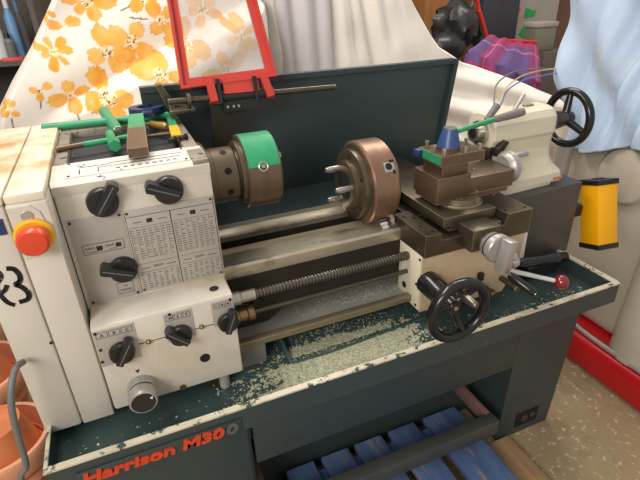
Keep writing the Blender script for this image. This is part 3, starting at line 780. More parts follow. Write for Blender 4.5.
b = MB(); b.prism([(.868, .893), (.882, .893), (.905, .925), (.896, .93), (.874, .912), (.862, .915)], XZ, -.068, -.05); b.box(.85, .87, -.055, -.03, .87, .91, bev=.004); build('clamp_lug', b, 'darksteel', ts)
b = MB(); A = at(513, 112, y=-.01); B_ = at(524, 94, y=-.01); b.cyl((A.x, -.01, A.z-.03), A, .006); b.cyl(A, B_, .0055, .006, ch=.001); build('quill_lock', b, 'satin', ts)
b = MB(); A = at(489, 117, y=-.03); B_ = at(498, 104.5, y=-.03); b.cyl(A-(B_-A)*.3, B_, .008, .0095, ch=.002); build('clamp_lever', b, 'greyplastic', ts)
b = MB(); b.cyl((1.06, -.082, .806), (1.092, -.082, .806), .0075, seg=12); build('base_screw', b, 'ochre', ts)
b = MB(); b.box(1.0, 1.03, -.008, .006, .99, .9965, bev=.002); build('oil_pad', b, 'waybrown', ts)
TH = Vector((1.172, 0, SZ))
b = MB(); b.torus(TH, X, .073, .0105, 64, 14, sq=1.2)
for a in (95, 215, 335):
    t = math.radians(a); d = Vector((0, -math.cos(t), math.sin(t)))
    b.tube([TH-X*.012, TH+d*.035-X*.006, TH+d*.072], lambda q: .0125-.004*q, 10)
b.lathe(TH-X*.03, X, [(0, 0), (0, .021), (.03, .02), (.04, .017), (.04, 0)], 28)
tw = build('tailstock_handwheel', b, 'blackgloss', lathe)
b = MB(); b.lathe((1.08, 0, SZ), X, [(0, 0), (0, .033), (.018, .034), (.02, .028), (.04, .026), (.07, .022), (.07, 0)], 36)
for k in range(20):
    a = 2*PI*k/20; d = Vector((0, math.cos(a), math.sin(a))); q = Vector((1.090, 0, SZ))+d*.034
    b.box(-.006, .006, -.0015, .0015, -.001, .0015, mtx=Matrix.Translation(q) @ Matrix(((1, 0, 0, 0), (0, -d.z, d.y, 0), (0, d.y, d.z, 0), (0, 0, 0, 1))))
build('quill_dial', b, 'steel', tw)

# yellow box at the end of the bed
YB = Matrix(((-.994, -.096, .054, 1.214), (.108, -.946, .307, -.13), (.022, .311, .950, .682), (0, 0, 0, 1)))
YB = Matrix.Translation(Vector((.006, 0, .005))) @ YB @ Matrix.Scale(.93, 4)
b = MB(); b.box(-.036, .036, -.036, .036, -.094, .092, bev=.003, mtx=YB); ybx = build('isolator_box', b, 'orange', lathe, label='yellow box with black end caps')
b = MB(); b.box(-.039, .039, -.039, .039, .090, .106, bev=.002, mtx=YB); b.box(-.014, .014, -.009, .009, .106, .109, mtx=YB); build('end_cap', b, 'black', ybx)
b = MB(); b.box(-.039, .039, -.039, .039, -.108, -.092, bev=.002, mtx=YB); build('end_cap', b, 'black', ybx)
b = MB(); b.box(1.140, 1.20, -.100, -.078, .672, .705, bev=.003); build('box_bracket', b, 'darksteel', ybx)

# red framed chuck guard --------------------------------------------------------------
b = MB(); GY = .2
def gp(px, py, y): return at(px, py, y=y)
BL, BR = gp(181, 90, .16), gp(276, 77, .16)
TL, TR = gp(163.5, -22, .25), gp(247, -32, .25)
def bar(mb, p, q, w_, t_, nrm):
    d = (q-p).normalized(); s_ = d.cross(nrm).normalized(); n_ = s_.cross(d).normalized()
    mb.hexa([p-s_*w_-n_*t_, p+s_*w_-n_*t_, p+s_*w_+n_*t_, p-s_*w_+n_*t_, q-s_*w_-n_*t_, q+s_*w_-n_*t_, q+s_*w_+n_*t_, q-s_*w_+n_*t_])
gn = (BR-BL).cross(TL-BL).normalized()
if gn.y > 0: gn = -gn
def inset(p, q, r, k): return p
cx = (BL+BR+TL+TR)/4
for p, q in ((BL, TL), (BR, TR), (BL, BR), (TL, TR)):
    o = (cx-(p+q)/2); d = (q-p).normalized(); o = (o-d*o.dot(d)).normalized()
    bar(b, p+o*.011-d*0, q+o*.011, .011, .004, gn)
    bar(b, p+o*.003+gn*.005, q+o*.003+gn*.005, .003, .008, gn)
grd = build('chuck_guard', b, 'guardred', lathe)
ux = (BR-BL).normalized(); uz = (TL-BL).normalized()
b = MB(); e = .016
P0, P1, P2, P3_ = BL+ux*e+uz*e, BR-ux*e+uz*e, TR-ux*e-uz*e, TL+ux*e-uz*e
v = [q-gn*.0012 for q in (P0, P1, P2, P3_)]+[q+gn*.0012 for q in (P0, P1, P2, P3_)]
b.hexa(v); build('guard_pane', b, 'pane', grd, label='hazy clear plastic pane')
# hinge: plate, hooks, rod
RA = gp(168, 102, .15); RB = gp(335, 87, .15)
b = MB(); b.cyl(RA, RB, .0068, seg=18); build('guard_rod', b, 'steel', grd)
rod = (RB-RA).normalized()
b = MB()
for px, py in ((213, 98), (269, 91)):
    c = RA+rod*((gp(px, py, .15)-RA).dot(rod))
    b.cyl(c-rod*.009, c+rod*.009, .0135, seg=24); 
    top = c+Vector((-.004 if px < 240 else -.012, .006, .045))
    bar(b, c+Vector((0, -.012, -.006)), top, .009, .006, gn)
p = RA+rod*((gp(224, 95, .15)-RA).dot(rod))+Vector((0, 0, .022)); q = RA+rod*((gp(259, 91, .15)-RA).dot(rod))+Vector((0, 0, .022))
bar(b, p, q, .016, .004, gn)
build('hinge_plate', b, 'guardred', grd)
b = MB()
for px in (219, 255):
    c = RA+rod*((gp(px, 96, .15)-RA).dot(rod)); bar(b, c+Vector((0, -.014, -.01)), c+Vector((0, -.004, .042)), .004, .006, gn)
p = RA+rod*((gp(222, 97, .15)-RA).dot(rod)); q = RA+rod*((gp(264, 92, .15)-RA).dot(rod))
b.cyl(p, q, .0115, seg=20); bar(b, p+Vector((0, 0, -.022)), q+Vector((0, 0, -.018)), .012, .008, -Y)
build('hinge_body', b, 'black', grd)
b = MB()
for px in (226, 232, 237):
    c = RA+rod*((gp(px, 104, .15)-RA).dot(rod))+Vector((0, -.01, -.020)); b.cyl(c, c-Y*.006, .0032, seg=10)
build('hinge_screw', b, 'bright', grd)
# stand under the hinge
pp = [gp(*k, .165) for k in ((210, 104), (250, 100), (244, 112), (236, 130), (228, 146), (213, 148))]
b = MB(); b.prism([(v_.x, v_.z) for v_ in pp], XZ, .158, .176); build('guard_post', b, 'darksteel', grd)
# left bracket on the headstock
b = MB()
bk = [gp(*k, .19) for k in ((155, 85), (161, 83.5), (174, 104), (190, 106), (190, 110), (171, 112), (167, 107))]
b.prism([(v_.x, v_.z) for v_ in bk], XZ, .180, .205, bev=.002)
c = RA+rod*.045; b.cyl(c-rod*.003, c+rod*.003, .017, seg=20)
q = RA+rod*.006; b.box(q.x-.006, q.x+.05, .14, .175, q.z-.026, q.z-.018, bev=.002); b.box(q.x-.006, q.x+.006, .148, .165, HT+.003, q.z+.004, bev=.002)
build('guard_bracket', b, 'steel', grd)

# ------------------------------------------------------------------ separate chuck on the bed
C2 = Vector((.538, .0, .862)); R2 = .104
ch = thing('lathe_chuck', (.555, 0, .775), 'large brown four jaw chuck standing loose on the bed ways', 'chuck')
b = MB(); b.lathe((.502, 0, C2.z), X, [(0, 0), (0, R2-.004), (.004, R2), (.062, R2), (.070, R2-.008), (.070, 0)], 72)
body = build('chuck_body', b, 'copper', ch)
b = MB(); b.lathe((.480, 0, C2.z), X, [(.024, .0), (.024, .097), (.020, .097), (.018, .086), (.006, .086), (.004, .082), (.004, .062), (-.006, .061), (-.008, .058), (-.008, .034), (.018, .033), (.018, 0)], 64)
bp_ = build('back_plate', b, 'chuckface', ch)
b = MB(); b.cyl((.4725, 0, C2.z), (.499, 0, C2.z), .0335); build('spigot_bore', b, 'hole', bp_)
for a in (28, 88, 150, 210, 270, 330):
    t = math.radians(a); d = Vector((0, -math.cos(t), math.sin(t))); q = Vector((.4765, 0, C2.z))+d*.073
    b = MB(); b.cyl(q+X*.008, q+X*.0005+X*.006, .005, seg=14); build('plate_screw', b, 'hole', bp_)
for yy, zz in ((.032, .035), (-.026, .002), (.022, -.040)):
    q = Vector((.473, yy, C2.z+zz))
    b = MB(); b.cyl(q+X*.004, q-X*.030, .0078, seg=18, ch=.001); b.cyl(q-X*.030, q-X*.036, .0062, seg=18); b.box(-.024, -.016, -.0095, -.0055, -.004, .004, mtx=Matrix.Translation(q)); build('camlock_stud', b, 'bright', ch)
for a in (37, 127, 217, -53):
    t = math.radians(a); d = Vector((0, -math.cos(t), math.sin(t))); e = d.cross(X)
    T = Matrix(((1, e.x, d.x, .546), (0, e.y, d.y, 0), (0, e.z, d.z, C2.z), (0, 0, 0, 1))) @ Matrix.Translation(Vector((0, 0, R2-.003)))
    b = MB(); b.m(0).box(-.013, .013, -.013, .011, 0, .0038, bev=.001, mtx=T); b.m(1).cyl(T @ Vector((-.002, 0, .0035)), T @ Vector((-.002, 0, .0046)), .0085, seg=20)
    b.box(.006, .011, -.018, -.009, .003, .0045, mtx=T); b.box(.003, .014, .009, .015, .003, .0045, mtx=T)
    build('jaw_screw', b, ['satin', 'hole'], body)
for a in (71, 161, 251, 341):
    t = math.radians(a); d = Vector((0, -math.cos(t), math.sin(t))); e = d.cross(X)
    T = Matrix(((1, e.x, d.x, .572), (0, e.y, d.y, 0), (0, e.z, d.z, C2.z), (0, 0, 0, 1)))
    b = MB(); b.box(0, .010, -.012, .012, .03, .074, bev=.002, mtx=T); build('chuck_jaw', b, 'bright', ch)

# small white lumps of rag / swarf beside the chuck: a bright clip
b = MB(); q = Vector((.528, -.092, BZ)); b.box(q.x, q.x+.016, q.y-.006, q.y+.006, q.z, q.z+.007, bev=.002); b.box(q.x+.004, q.x+.013, q.y-.004, q.y+.004, q.z+.007, q.z+.016, bev=.002); b.cyl((q.x-.004, q.y, q.z+.012), (q.x+.012, q.y, q.z+.012), .004)
tag(build('steel_clip', b, 'plasticwhite', origin=q), 'small bright metal clip on the front way below the big chuck', 'clip')

# ------------------------------------------------------------------ tools on the headstock
MZ = HT-.0175
b = MB(); b.box(HX0+.024, HX1-.030, -.042, HB-.032, MZ, MZ+.005, bev=.001); mt = tag(build('rubber_mat', b, 'rubber', origin=(0, .1, MZ)), 'black rubber mat lying in the tool recess on the headstock', 'mat')
TZ0 = HT+.003
# big T key resting across the recess walls
kz = TZ0+.0095
k1 = thing('chuck_key', (0, .16, TZ0), 'large green chuck key with long tommy bar lying towards the back', 'chuck key')
A = at(42, 128, z=kz); B_ = at(176, 114.5, z=kz)
b = MB(); b.cyl(A, B_, .0085, seg=18, ch=.002); build('tommy_bar', b, 'gpaint', k1)
A2 = at(106, 116, z=kz); B2 = at(118, 131, z=kz)
b = MB(); b.cyl(at(104, 111.5, z=kz), B2, .0125, seg=20, ch=.002); kb = build('key_body', b, 'gpaint', k1)
D = (B2-A2).normalized(); b = MB(); b.cyl(B2, B2+D*.012, .007, seg=14); b.torus(B2+D*.001, D, .009, .002, 20, 8); build('square_end', b, 'bright', k1)
# small T key
kz2 = TZ0+.0065
k2 = thing('chuck_key', (0, .02, TZ0), 'smaller chuck key with a thin brown and green bar nearest the panel', 'chuck key')
A = at(56, 149.5, z=kz2); B_ = at(110, 140, z=kz2); C_ = at(138, 135.5, z=kz2)
b = MB(); b.cyl(A, A+(B_-A)*.5, .0056, seg=14, ch=.001); build('bar_end', b, 'rust', k2)
b = MB(); b.cyl(A+(B_-A)*.5, C_, .0060, seg=14, ch=.001); build('tommy_bar', b, 'gpaint', k2)
A2 = at(110, 134, z=kz2+.002); B2 = at(115, 146, z=kz2+.002)
b = MB(); b.m(0).cyl(A2, A2+(B2-A2)*.6, .0095, seg=16, ch=.001); b.m(0).cyl(A2+(B2-A2)*.6, B2, .0125, seg=6, ch=.001); build('key_body', b, 'gpaint', k2)
# flat bar tool, green upper half, bare lower half
A = at(138.5, 109, z=TZ0+.022); B_ = at(138, 151, z=TZ0+.022)
A = Vector((A.x-.012, .135, A.z)); A.z += .006; B_.z -= .003
k3 = thing('tool_holder_bar', (A.x, .05, TZ0), 'thick rectangular bar tool half green half bare steel across the keys', 'tool')
D = (B_-A); d = D.normalized(); s_ = d.cross(Z).normalized()
def slab(mb, p, q, w0, w1, t, bev=.002):
    mb.hexa([p-s_*w0-Z*t, p+s_*w0-Z*t, q+s_*w1-Z*t, q-s_*w1-Z*t, p-s_*w0+Z*t, p+s_*w0+Z*t, q+s_*w1+Z*t, q-s_*w1+Z*t])
b = MB(); slab(b, A, A+D*.45, .015, .0165, .008); build('green_end', b, 'gpaint', k3)
b = MB(); slab(b, A+D*.45, B_, .0167, .0175, .0088); build('steel_end', b, 'rust', k3)
# blue open ended spanner
sp_ = at(150, 108, z=TZ0+.012)
b = MB()
c0 = at(144, 105, z=TZ0+.03); c0.y = .215; c0.x = .066; 
ring = []
for k in range(19):
    a = math.radians(62+k*(360-64)/18.0); ring.append((c0.x+.040*math.cos(a), c0.y+.034*math.sin(a)))
inn = [(c0.x+.021*math.cos(math.radians(72+k*(360-84)/12.0)), c0.y+.020*math.sin(math.radians(72+k*(360-84)/12.0))) for k in range(13)]
b.prism(ring+inn[::-1], XY, TZ0+.0195, TZ0+.033)
b.prism([(c0.x-.012, c0.y-.030), (c0.x-.014, c0.y-.06), (c0.x+.008, c0.y-.06), (c0.x+.010, c0.y-.030)], XY, TZ0+.0205, TZ0+.031)
tag(build('spanner', b, 'navy', origin=c0), 'dark blue open ended spanner at the back of the headstock', 'spanner')
# screwdriver with amber handle
A = at(150, 124.5, z=TZ0+.009); B_ = at(167, 127, z=TZ0+.009); C_ = at(178, 115, z=TZ0+.009)
k4 = thing('screwdriver', (A.x, A.y, TZ0), 'short screwdriver with dark amber handle behind the flat bar', 'screwdriver')
b = MB(); D = B_-A; b.lathe(A, D, [(0, 0), (0, .006), (.004, .009), (D.length*.5, .0085), (D.length*.85, .0095), (D.length, .006), (D.length, 0)], 14); build('handle', b, 'amber', k4)
b = MB(); b.cyl(A-D*.7, A, .003); build('shaft', b, 'bright', k4)
# long thin rod
A = at(128, 139, z=TZ0+.003); B_ = at(171, 133.5, z=TZ0+.003)
b = MB(); b.cyl(A, B_, .0036, seg=12); tag(build('steel_rod', b, 'rust', origin=A), 'thin bare steel rod lying beside the black bits', 'rod')
# green and yellow block
A = at(170.5, 119, z=TZ0+.006); B_ = at(177, 138, z=TZ0+.006)
A = A.lerp(B_, .0); D = B_-A; d = D.normalized(); s_ = d.cross(Z).normalized()
k5 = thing('marker_block', (A.x, B_.y, TZ0), 'little green and yellow block near the right edge of the headstock', 'block')
b = MB(); slab(b, A, A+D*.52, .0085, .0085, .006); build('green_half', b, 'gpaint', k5)
b = MB(); slab(b, A+D*.52, B_, .0095, .010, .0064); build('yellow_half', b, 'yellow', k5)
for i, (px, py, l) in enumerate(((172, 140, 'black hex bit nearest the flat bar, left one of the pair'), (182.5, 137.5, 'black hex bit beside the right rim, right one of the pair'))):
    A = at(px-3.5, py+.6, z=TZ0+.006); B_ = at(px+2.5, py-.6, z=TZ0+.006)
    b = MB(); b.cyl(A, B_, .0048, seg=6, ch=.001); b.cyl(B_, B_+(B_-A)*.4, .0072, seg=16, ch=.001)
    tag(build('hex_bit', b, 'black', origin=A), l, 'bit', 'black bits by the block')

# ------------------------------------------------------------------ swarf (uncountable)
b = MB()
def flake(mb, p, s_):
    a = random.uniform(0, 2*PI); t = random.uniform(-.5, .5)
    u = Vector((math.cos(a), math.sin(a), t*.6))*s_; w_ = Vector((-math.sin(a), math.cos(a), random.uniform(-.4, .4)))*s_*random.uniform(.3, .8)
    v = [mb.bm.verts.new(q) for q in (p-u-w_, p+u-w_*.6, p+u*.8+w_, p-u*.9+w_*.7)]
    mb._f(v)
def nz(x, y, s_): return _nn.noise(Vector((x*s_, y*s_, 9.1)))
def sden(x, y):
    d = math.exp(-((x-.37)/.23)**2)
    d = max(d, .55*math.exp(-((y+.275)/.03)**2)*smooth_(.0, .12, x)*smooth_(1.05, .5, x))
    if y > -.19 and x < .243: d *= .55
    d *= 1-.85*math.exp(-((y+.178-.02*(x-.4))/.007)**2)*(1 if .25 < x < .62 else 0)
    d *= smooth_(-.12, -.165, y)*.9+.1
    return d
def smooth_(a, b_, x):
    t = max(0, min(1, (x-a)/(b_-a))); return t*t*(3-2*t)
from mathutils import noise as _nn
cs_ = .0021
for i in range(int(1.05/cs_)):
    for j in range(int(.24/cs_)):
        x = .02+i*cs_; y = -.296+j*cs_
        n_ = .5+.30*nz(x, y, 60)+.30*nz(x, y, 170)+.18*nz(x, y, 18)
        if n_ < .95-.88*sden(x, y): continue
        z_ = TZ+.0006+random.random()*.0012
        v = [b.bm.verts.new((x+dx*cs_*1.1+random.uniform(-.0004, .0004), y+dy*cs_*1.1+random.uniform(-.0004, .0004), z_+random.uniform(-.0003, .0006))) for dx, dy in ((0, 0), (1, 0), (1, 1), (0, 1))]
        b._f(v)
cnt = 0
while cnt < 2600:
    x = random.uniform(.06, .66); y = random.uniform(-.297, -.10)
    yn = (y+.297)/.142
    den = math.exp(-((x-.36)/.20)**2)*(1.0 if x > .10 else .3)
    if y > -.19 and x < .242: den *= .6
    if -.2 < y < -.185 and .26 < x < .6: den *= .25
    if x > .55: den *= .5
    if random.random() > den: continue
    flake(b, Vector((x, y, TZ+random.uniform(.0008, .0045))), random.uniform(.0007, .0022)); cnt += 1
for k in range(2600):
    x = random.gauss(.50, .07) if k % 3 else random.uniform(.29, .6)
    y = random.uniform(-.13, .1)
    flake(b, Vector((max(.25, min(.68, x)), y, .6126+random.uniform(.0006, .003))), random.uniform(.0007, .0024))
for k in range(500):
    flake(b, Vector((random.uniform(.6, 1.08), random.gauss(-.27, .018), TZ+random.uniform(.0006, .0025))), random.uniform(.001, .003))
for k in range(40):
    flake(b, Vector((random.uniform(-.2, .06), random.uniform(-.29, -.22), TZ+random.uniform(.0006, .002))), random.uniform(.001, .003))
tag(build('swarf', b, 'swarf', origin=(.3, -.2, TZ)), 'pale metal swarf strewn over the green chip tray', 'swarf', kind='stuff')

# ------------------------------------------------------------------ pallet
pal = thing('pallet', (.5, -.3, 0), 'blue painted wooden pallet on the floor under the foot bar', 'pallet')
edges = []
for i, xc in enumerate((.275, .385, .495, .612, .752)):
    w_ = (.042, .043, .045, .046, .060)[i]
    b = MB(); b.box(xc-w_, xc+w_, -.95, -.10, .050, .070, bev=.002); build('slat', b, 'pblue', pal)
b = MB(); b.box(.835, .925, -.95, -.232, .0, .022, bev=.003); build('end_board', b, 'wood', pal, label='bare wooden end board')
b = MB(); b.box(.822, .838, -.22, -.08, .0, .024, bev=.003); build('end_board', b, 'pinkwood', pal)
for y in (-.16, -.5, -.9):
    b = MB(); b.box(.2, .82, y-.035, y+.035, 0, .050); build('bearer', b, 'pblue', pal)

# ------------------------------------------------------------------ draped cloths
def noise2(x, y, s=1.0):
    from mathutils import noise
    return noise.noise(Vector((x*s, y*s, 3.7)))
def sheet(name, fn, nu, nv, m, label, cat, colfn=None, thick=.004, uvs=True):
    vs = [fn(i/nu, j/nv) for j in range(nv+1) for i in range(nu+1)]
    fs = [(j*(nu+1)+i, j*(nu+1)+i+1, (j+1)*(nu+1)+i+1, (j+1)*(nu+1)+i) for j in range(nv) for i in range(nu)]
    o = vs[nu//2]
    me = bpy.data.meshes.new(name); me.from_pydata([tuple(v-o) for v in vs], [], fs)
    me.materials.append(M[m])
    for p in me.polygons: p.use_smooth = True
    if colfn:
        at_ = me.color_attributes.new('Pattern', 'FLOAT_COLOR', 'POINT')
        buf = []
        for v in vs: buf += list(colfn(v))
        at_.data.foreach_set('color', buf)
    if uvs:
        uv = me.uv_layers.new(name='UVMap')
        for p in me.polygons:
            for li, vi in zip(p.loop_indices, p.vertices):
                uv.data[li].uv = ((vi % (nu+1))/nu, (vi//(nu+1))/nv)
    ob = bpy.data.objects.new(name, me); COL.objects.link(ob); ob.location = o
    md = ob.modifiers.new('thickness', 'SOLIDIFY'); md.thickness = thick; md.offset = 0
    return tag(ob, label, cat)

# floral sheet over the machine behind the headstock
def lerp(a, b_, t): return a+(b_-a)*t
def smooth(a, b_, x):
    t = max(0, min(1, (x-a)/(b_-a))); return t*t*(3-2*t)
def interp(tab, v):
    if v <= tab[0][0]: return tab[0][1]
    for (a, p), (b_, q) in zip(tab, tab[1:]):
        if v <= b_: return p+(q-p)*(v-a)/(b_-a)
    return tab[-1][1]
def flo(u, v):
    z = .50+v*1.05
    xl = interp([(.5, -.44), (.9, -.39), (1.0, -.345), (1.06, -.30), (1.15, -.225), (1.28, -.13), (1.4, -.05), (1.6, .06)], z)
    xr = .515
    x = lerp(xl, xr, u)
    y = .50+.22*(z-.5)
    e = max(0, 1-u/.07); y += .30*e*e; x += .02*e*e
    e = max(0, (u-.9)/.1); y += .12*e*e
    # bulge below a long slanting crease
    cz = 1.035+(x+.05)*.42
    y -= .095*smooth(.012, -.035, z-cz)*smooth(-.22, -.02, x)
    y += .026*noise2(x*2.6, z*2.6)+.020*math.sin((z*1.5-x*.8)*17+3*noise2(x*2, z*2))*(.4+.6*noise2(x*3+5, z*3)**2)
    y += .012*noise2(x*7, z*5+2)
    return Vector((x, y, z))
FW = []   # flowers: centre pixel, radius in pixels, petals, seed, squash, angle
for px, py, r, n_, sd in ((87, 2, 30, 5, 1), (62, 28, 20, 2, 2), (42, 14, 12, 3, 12), (53, 55, 24, 7, 3), (108, 54, 28, 4, 4), (134, 44, 30, 4, 5), (148, 0, 20, 4, 6), (165, 22, 22, 4, 16),
                          (40, 94, 18, 3, 7), (70, 98, 24, 4, 8), (108, 97, 36, 4, 9), (8, 112, 18, 4, 10), (160, 74, 30, 4, 13), (188, 46, 26, 4, 14), (210, 12, 24, 5, 15), (225, 70, 28, 5, 17), (240, 35, 20, 6, 18), (300, 60, 24, 5, 19)):
    c = at(px, py, y=.57); e = at(px+r, py, y=.57)
    FW.append((c.x, c.z, (e-c).length, n_, sd))
CW = srgb(222, 213, 202); O1 = srgb(222, 152, 40); O2 = srgb(238, 186, 100); O3 = srgb(176, 104, 16); CY = srgb(250, 240, 205); CD_ = srgb(96, 84, 60)
def mixc(a, b_, t): return tuple(a[i]+(b_[i]-a[i])*t for i in range(4))
PET = {}
for fx, fz, r, n_, sd in FW:
    rg = random.Random(sd*31+5)
    ps = []; a0 = rg.uniform(0, 6.28)
    for k in range(n_):
        ps.append((a0+2*PI*(k+rg.uniform(-.25, .25))/n_, rg.uniform(.66, 1.12)*r, rg.uniform(.85, 1.2)*(3.1/n_ if n_ > 3 else .75), rg.random()))
    PET[(fx, fz)] = (ps, rg.uniform(.72, 1.0), rg.uniform(-.6, .6))
def flocol(v):
    c = CW
    for fx, fz, r, n_, sd in FW:
        dx = v.x-fx; dz = v.z-fz
        if abs(dx)+abs(dz) > r*2.2: continue
        ps, sq, tl = PET[(fx, fz)]
        ca, sa = math.cos(tl), math.sin(tl)
        dx, dz = dx*ca+dz*sa, (-dx*sa+dz*ca)/sq
        q = math.hypot(dx, dz); a = math.atan2(dz, dx)
        hit = None
        for pa, pl, pw, ph in ps:
            da = (a-pa+PI) % (2*PI)-PI
            if abs(da) > pw: continue
            f = abs(da)/pw
            L_ = pl*(1-.55*f**2-.45*f**6)*(1+.10*noise2(a*9+sd, 3+ph*9)+.07*noise2(a*26+sd, ph*5))
            if q < L_ and (hit is None or ph > hit[0]): hit = (ph, q/L_, f, da)
        if hit:
            ph, t, f, da = hit
            s_ = .5+.5*noise2(v.x*26+ph*9, v.z*26)
            c = mixc(O1, O2, max(0, min(1, ph*.55+1.2*(s_-.42))))
            c = mixc(c, O3, .38*max(0, noise2(da*24+sd, t*1.3+ph*7))+.22*(t > .93)+.18*(f > .9))
            c = mixc(c, CW, .25*max(0, noise2(v.x*40, v.z*40+ph)))
            if q < r*.24 and noise2(a*7+sd, 1.0) > -.15: c = mixc(c, CY, .7)
            if q < r*.22 and noise2(v.x*190+sd, v.z*190) > .22: c = CD_
            break
        if abs(dz) < .0018 and -r*1.45 < dx < -r*.6 and sd in (2, 3, 6, 16): c = CD_
        if abs(dx) < .0018 and -r*1.45 < dz < -r*.6 and sd in (7, 8, 10): c = CD_
    return c
sheet('floral_sheet', flo, 420, 360, 'floral', 'white sheet printed with orange flowers draped behind the headstock', 'sheet', flocol)

# plain cream sheet over the machine in the middle
XR = [(.4, 2.2), (.7, 2.05), (.80, 1.93), (.834, 1.85), (.865, 1.79), (.91, 1.66), (.957, 1.52), (.976, 1.45), (1.045, 1.33), (1.231, 1.18), (1.45, 1.03), (1.6, .95)]
def whi(u, v):
    z = .45+v*1.15
    xr = interp(XR, z)+.008*noise2(z*9, 1)
    x = lerp(.42, xr, u)
    y = .72+.10*(z-.5)
    y -= .12*smooth(.98, .7, z)*smooth(1.1, 1.5, x)
    e = max(0, 1-(1-u)/.05); y += .25*e*e
    e = max(0, 1-u/.05); y += .05*e*e
    sl = x+(z-1.0)*.55*smooth(.6, 1.4, x)            # folds fan out to the right
    fo = sl*21+2.4*noise2(x*1.5, z*.6)
    y += .045*(abs(math.sin(fo*.5))**.8-.5)*smooth(.78, 1.1, z)*(.35+.65*smooth(-.3, .4, noise2(x*2+9, z*.5)))
    y += .012*math.sin(sl*64+4*noise2(x*2, z*.8))*smooth(.8, 1.1, z)*smooth(-.1, .4, noise2(x*3, z*.6+5))
    y += .030*noise2(sl*7, z*.8+4)+.012*noise2(x*9, z*8)
    y += .022*math.sin((x*.7+z*2.0)*24+3*noise2(x*2, z*2+7))*smooth(1.02, .86, z)
    return Vector((x, y, z))
sheet('dust_sheet', whi, 260, 200, 'cream2', 'plain cream dust sheet with long folds behind the splash back', 'sheet')
# greyish net sheet between the two
def net(u, v):
    z = .60+v*.95; x = .44+u*.36
    y = .69+.10*(z-.5)+.012*math.sin(x*70+noise2(x*3, z)*2)+.01*noise2(x*6, z*2)
    e = max(0, (u-.85)/.15); y += .05*e*e
    return Vector((x, y, z))
sheet('net_curtain', net, 90, 70, 'lilac', 'greyish net curtain hanging between the floral and cream sheets', 'curtain')

# purple plaid cloth over a box at the back
cbl, cbr, cfl, cfr = at(489, 36, y=1.32), at(541, 45, y=1.28), at(467, 51, y=1.0), at(547, 84, y=1.0)
mfl = at(502, 66, y=.96)
def pur(u, v):
    if v > .25:
        t = (v-.25)/.6
        fr_ = cfl.lerp(mfl, min(1, u*2)) if u < .5 else mfl.lerp(cfr, u*2-1)
        if t <= 1: p = fr_.lerp(cbl.lerp(cbr, u), t)
        else: p = cbl.lerp(cbr, u)+Vector((0, (t-1)*.3, -(t-1)*1.2))
        p = p+Vector((0, 0, .012*noise2(u*4, v*4)+.006*math.sin(u*25)))
    else:
        fr_ = cfl.lerp(mfl, min(1, u*2)) if u < .5 else mfl.lerp(cfr, u*2-1)
        p = fr_+Vector((0, -.02*(1-v/.25)+.012*math.sin(u*30), -(.25-v)*2.2))
    if u < .06: p = p+Vector((-.0, .02, -.12*((.06-u)/.06)**2))
    if u > .94: p = p+Vector((.0, .02, -.30*((u-.94)/.06)**2))
    return p
sheet('plaid_blanket', pur, 110, 90, 'plaid', 'purple and red plaid blanket over a box at the back', 'blanket')

# ------------------------------------------------------------------ beige machine on red base at the right
mc = thing('milling_machine', (1.85, -.2, 0), 'beige enamelled machine on a red base, right of the lathe', 'machine')
b = MB(); b.box(1.385, 2.4, -1.05, .05, 0, .125, bev=.025, seg=3); bs = build('base', b, 'basered', mc, label='red base')
b = MB(); b.tube([(1.43, .03, .135), (1.412, -.1, .136), (1.412, -.5, .136), (1.412, -1.0, .136)], .009, 10); build('edge_tube', b, 'plate', bs)
b = MB(); b.box(1.475, 2.3, -.95, .30, .124, .90, bev=.05, seg=4); b.box(1.52, 2.25, -.85, .33, .86, 1.42, bev=.05, seg=3)
bb = build('body', b, 'beige', mc)
q = at(625, 176, x=1.46); b = MB(); b.lathe((1.48, q.y, q.z), -X, [(0, 0), (0, .098), (.02, .096), (.034, .085), (.040, .06), (.041, 0)], 48); build('round_cover', b, 'beige', bb)
b = MB(); b.lathe((1.50, -.22, .13), Z, [(0, 0), (0, .10), (.45, .085), (.5, .06), (.5, 0)], 40); build('column', b, 'beige', bb)
for k in range(5):
    b = MB(); z = .16+k*.022; b.box(1.466, 1.478, .06, .13, z, z+.008, bev=.002); build('louvre', b, 'beige', bb)
A = at(562, 150, x=1.40); B_ = at(553, 200, x=1.40)
b = MB(); b.cyl((1.41, A.y, .45), (1.41, A.y, A.z+.02), .022, .030, seg=28); b.box(1.41, 1.49, A.y-.015, A.y+.015, .47, .52); build('grey_column', b, 'plate', mc)
# pale blue cotton cover
HEM = [(-1.0, .86), (-.3, .84), (-.05, .83), (.04, .80), (.12, .775), (.2, .76), (.40, .75)]
def blu(u, v):
    y = lerp(.385, -.95, u)
    ytop = y
    z0 = interp(HEM, y)+.012*noise2(y*8, 2)
    z = lerp(z0, 1.52, v)
    if u < .08: z = z
    x = 1.452
    x -= .02*(1-v)**2
    ph = y*50+z*9+3.0*noise2(y*2.6, z*1.6)
    x += .034*(.5-abs(math.sin(ph*.5))**.75)*(.6+.4*(1-v))
    x += .012*math.sin(y*125+z*14+3*noise2(y*3, z*2))*smooth(-.1, .4, noise2(y*3+2, z*1.5))
    x += .024*math.sin((y*1.1-z)*22+3*noise2(y*3, z*3))*(.5+.5*noise2(y*2+4, z*2))
    x += .028*noise2(y*4+z*1.2, z*2.5)+.010*noise2(y*11, z*9)
    yl = .385-.15*smooth(1.0, .80, z)*smooth(.35, .0, u)*(1-u)
    y2 = y-(.385-yl)*(1-min(1, u/.3))
    e = max(0, 1-u/.05); x += .16*e*e
    e = max(0, (v-.93)/.07); x += .3*e*e
    return Vector((min(x, 2.2), y2, z))
sheet('blue_cover', blu, 170, 120, 'bluecloth', 'pale blue cotton cover draped over the beige machine', 'sheet')

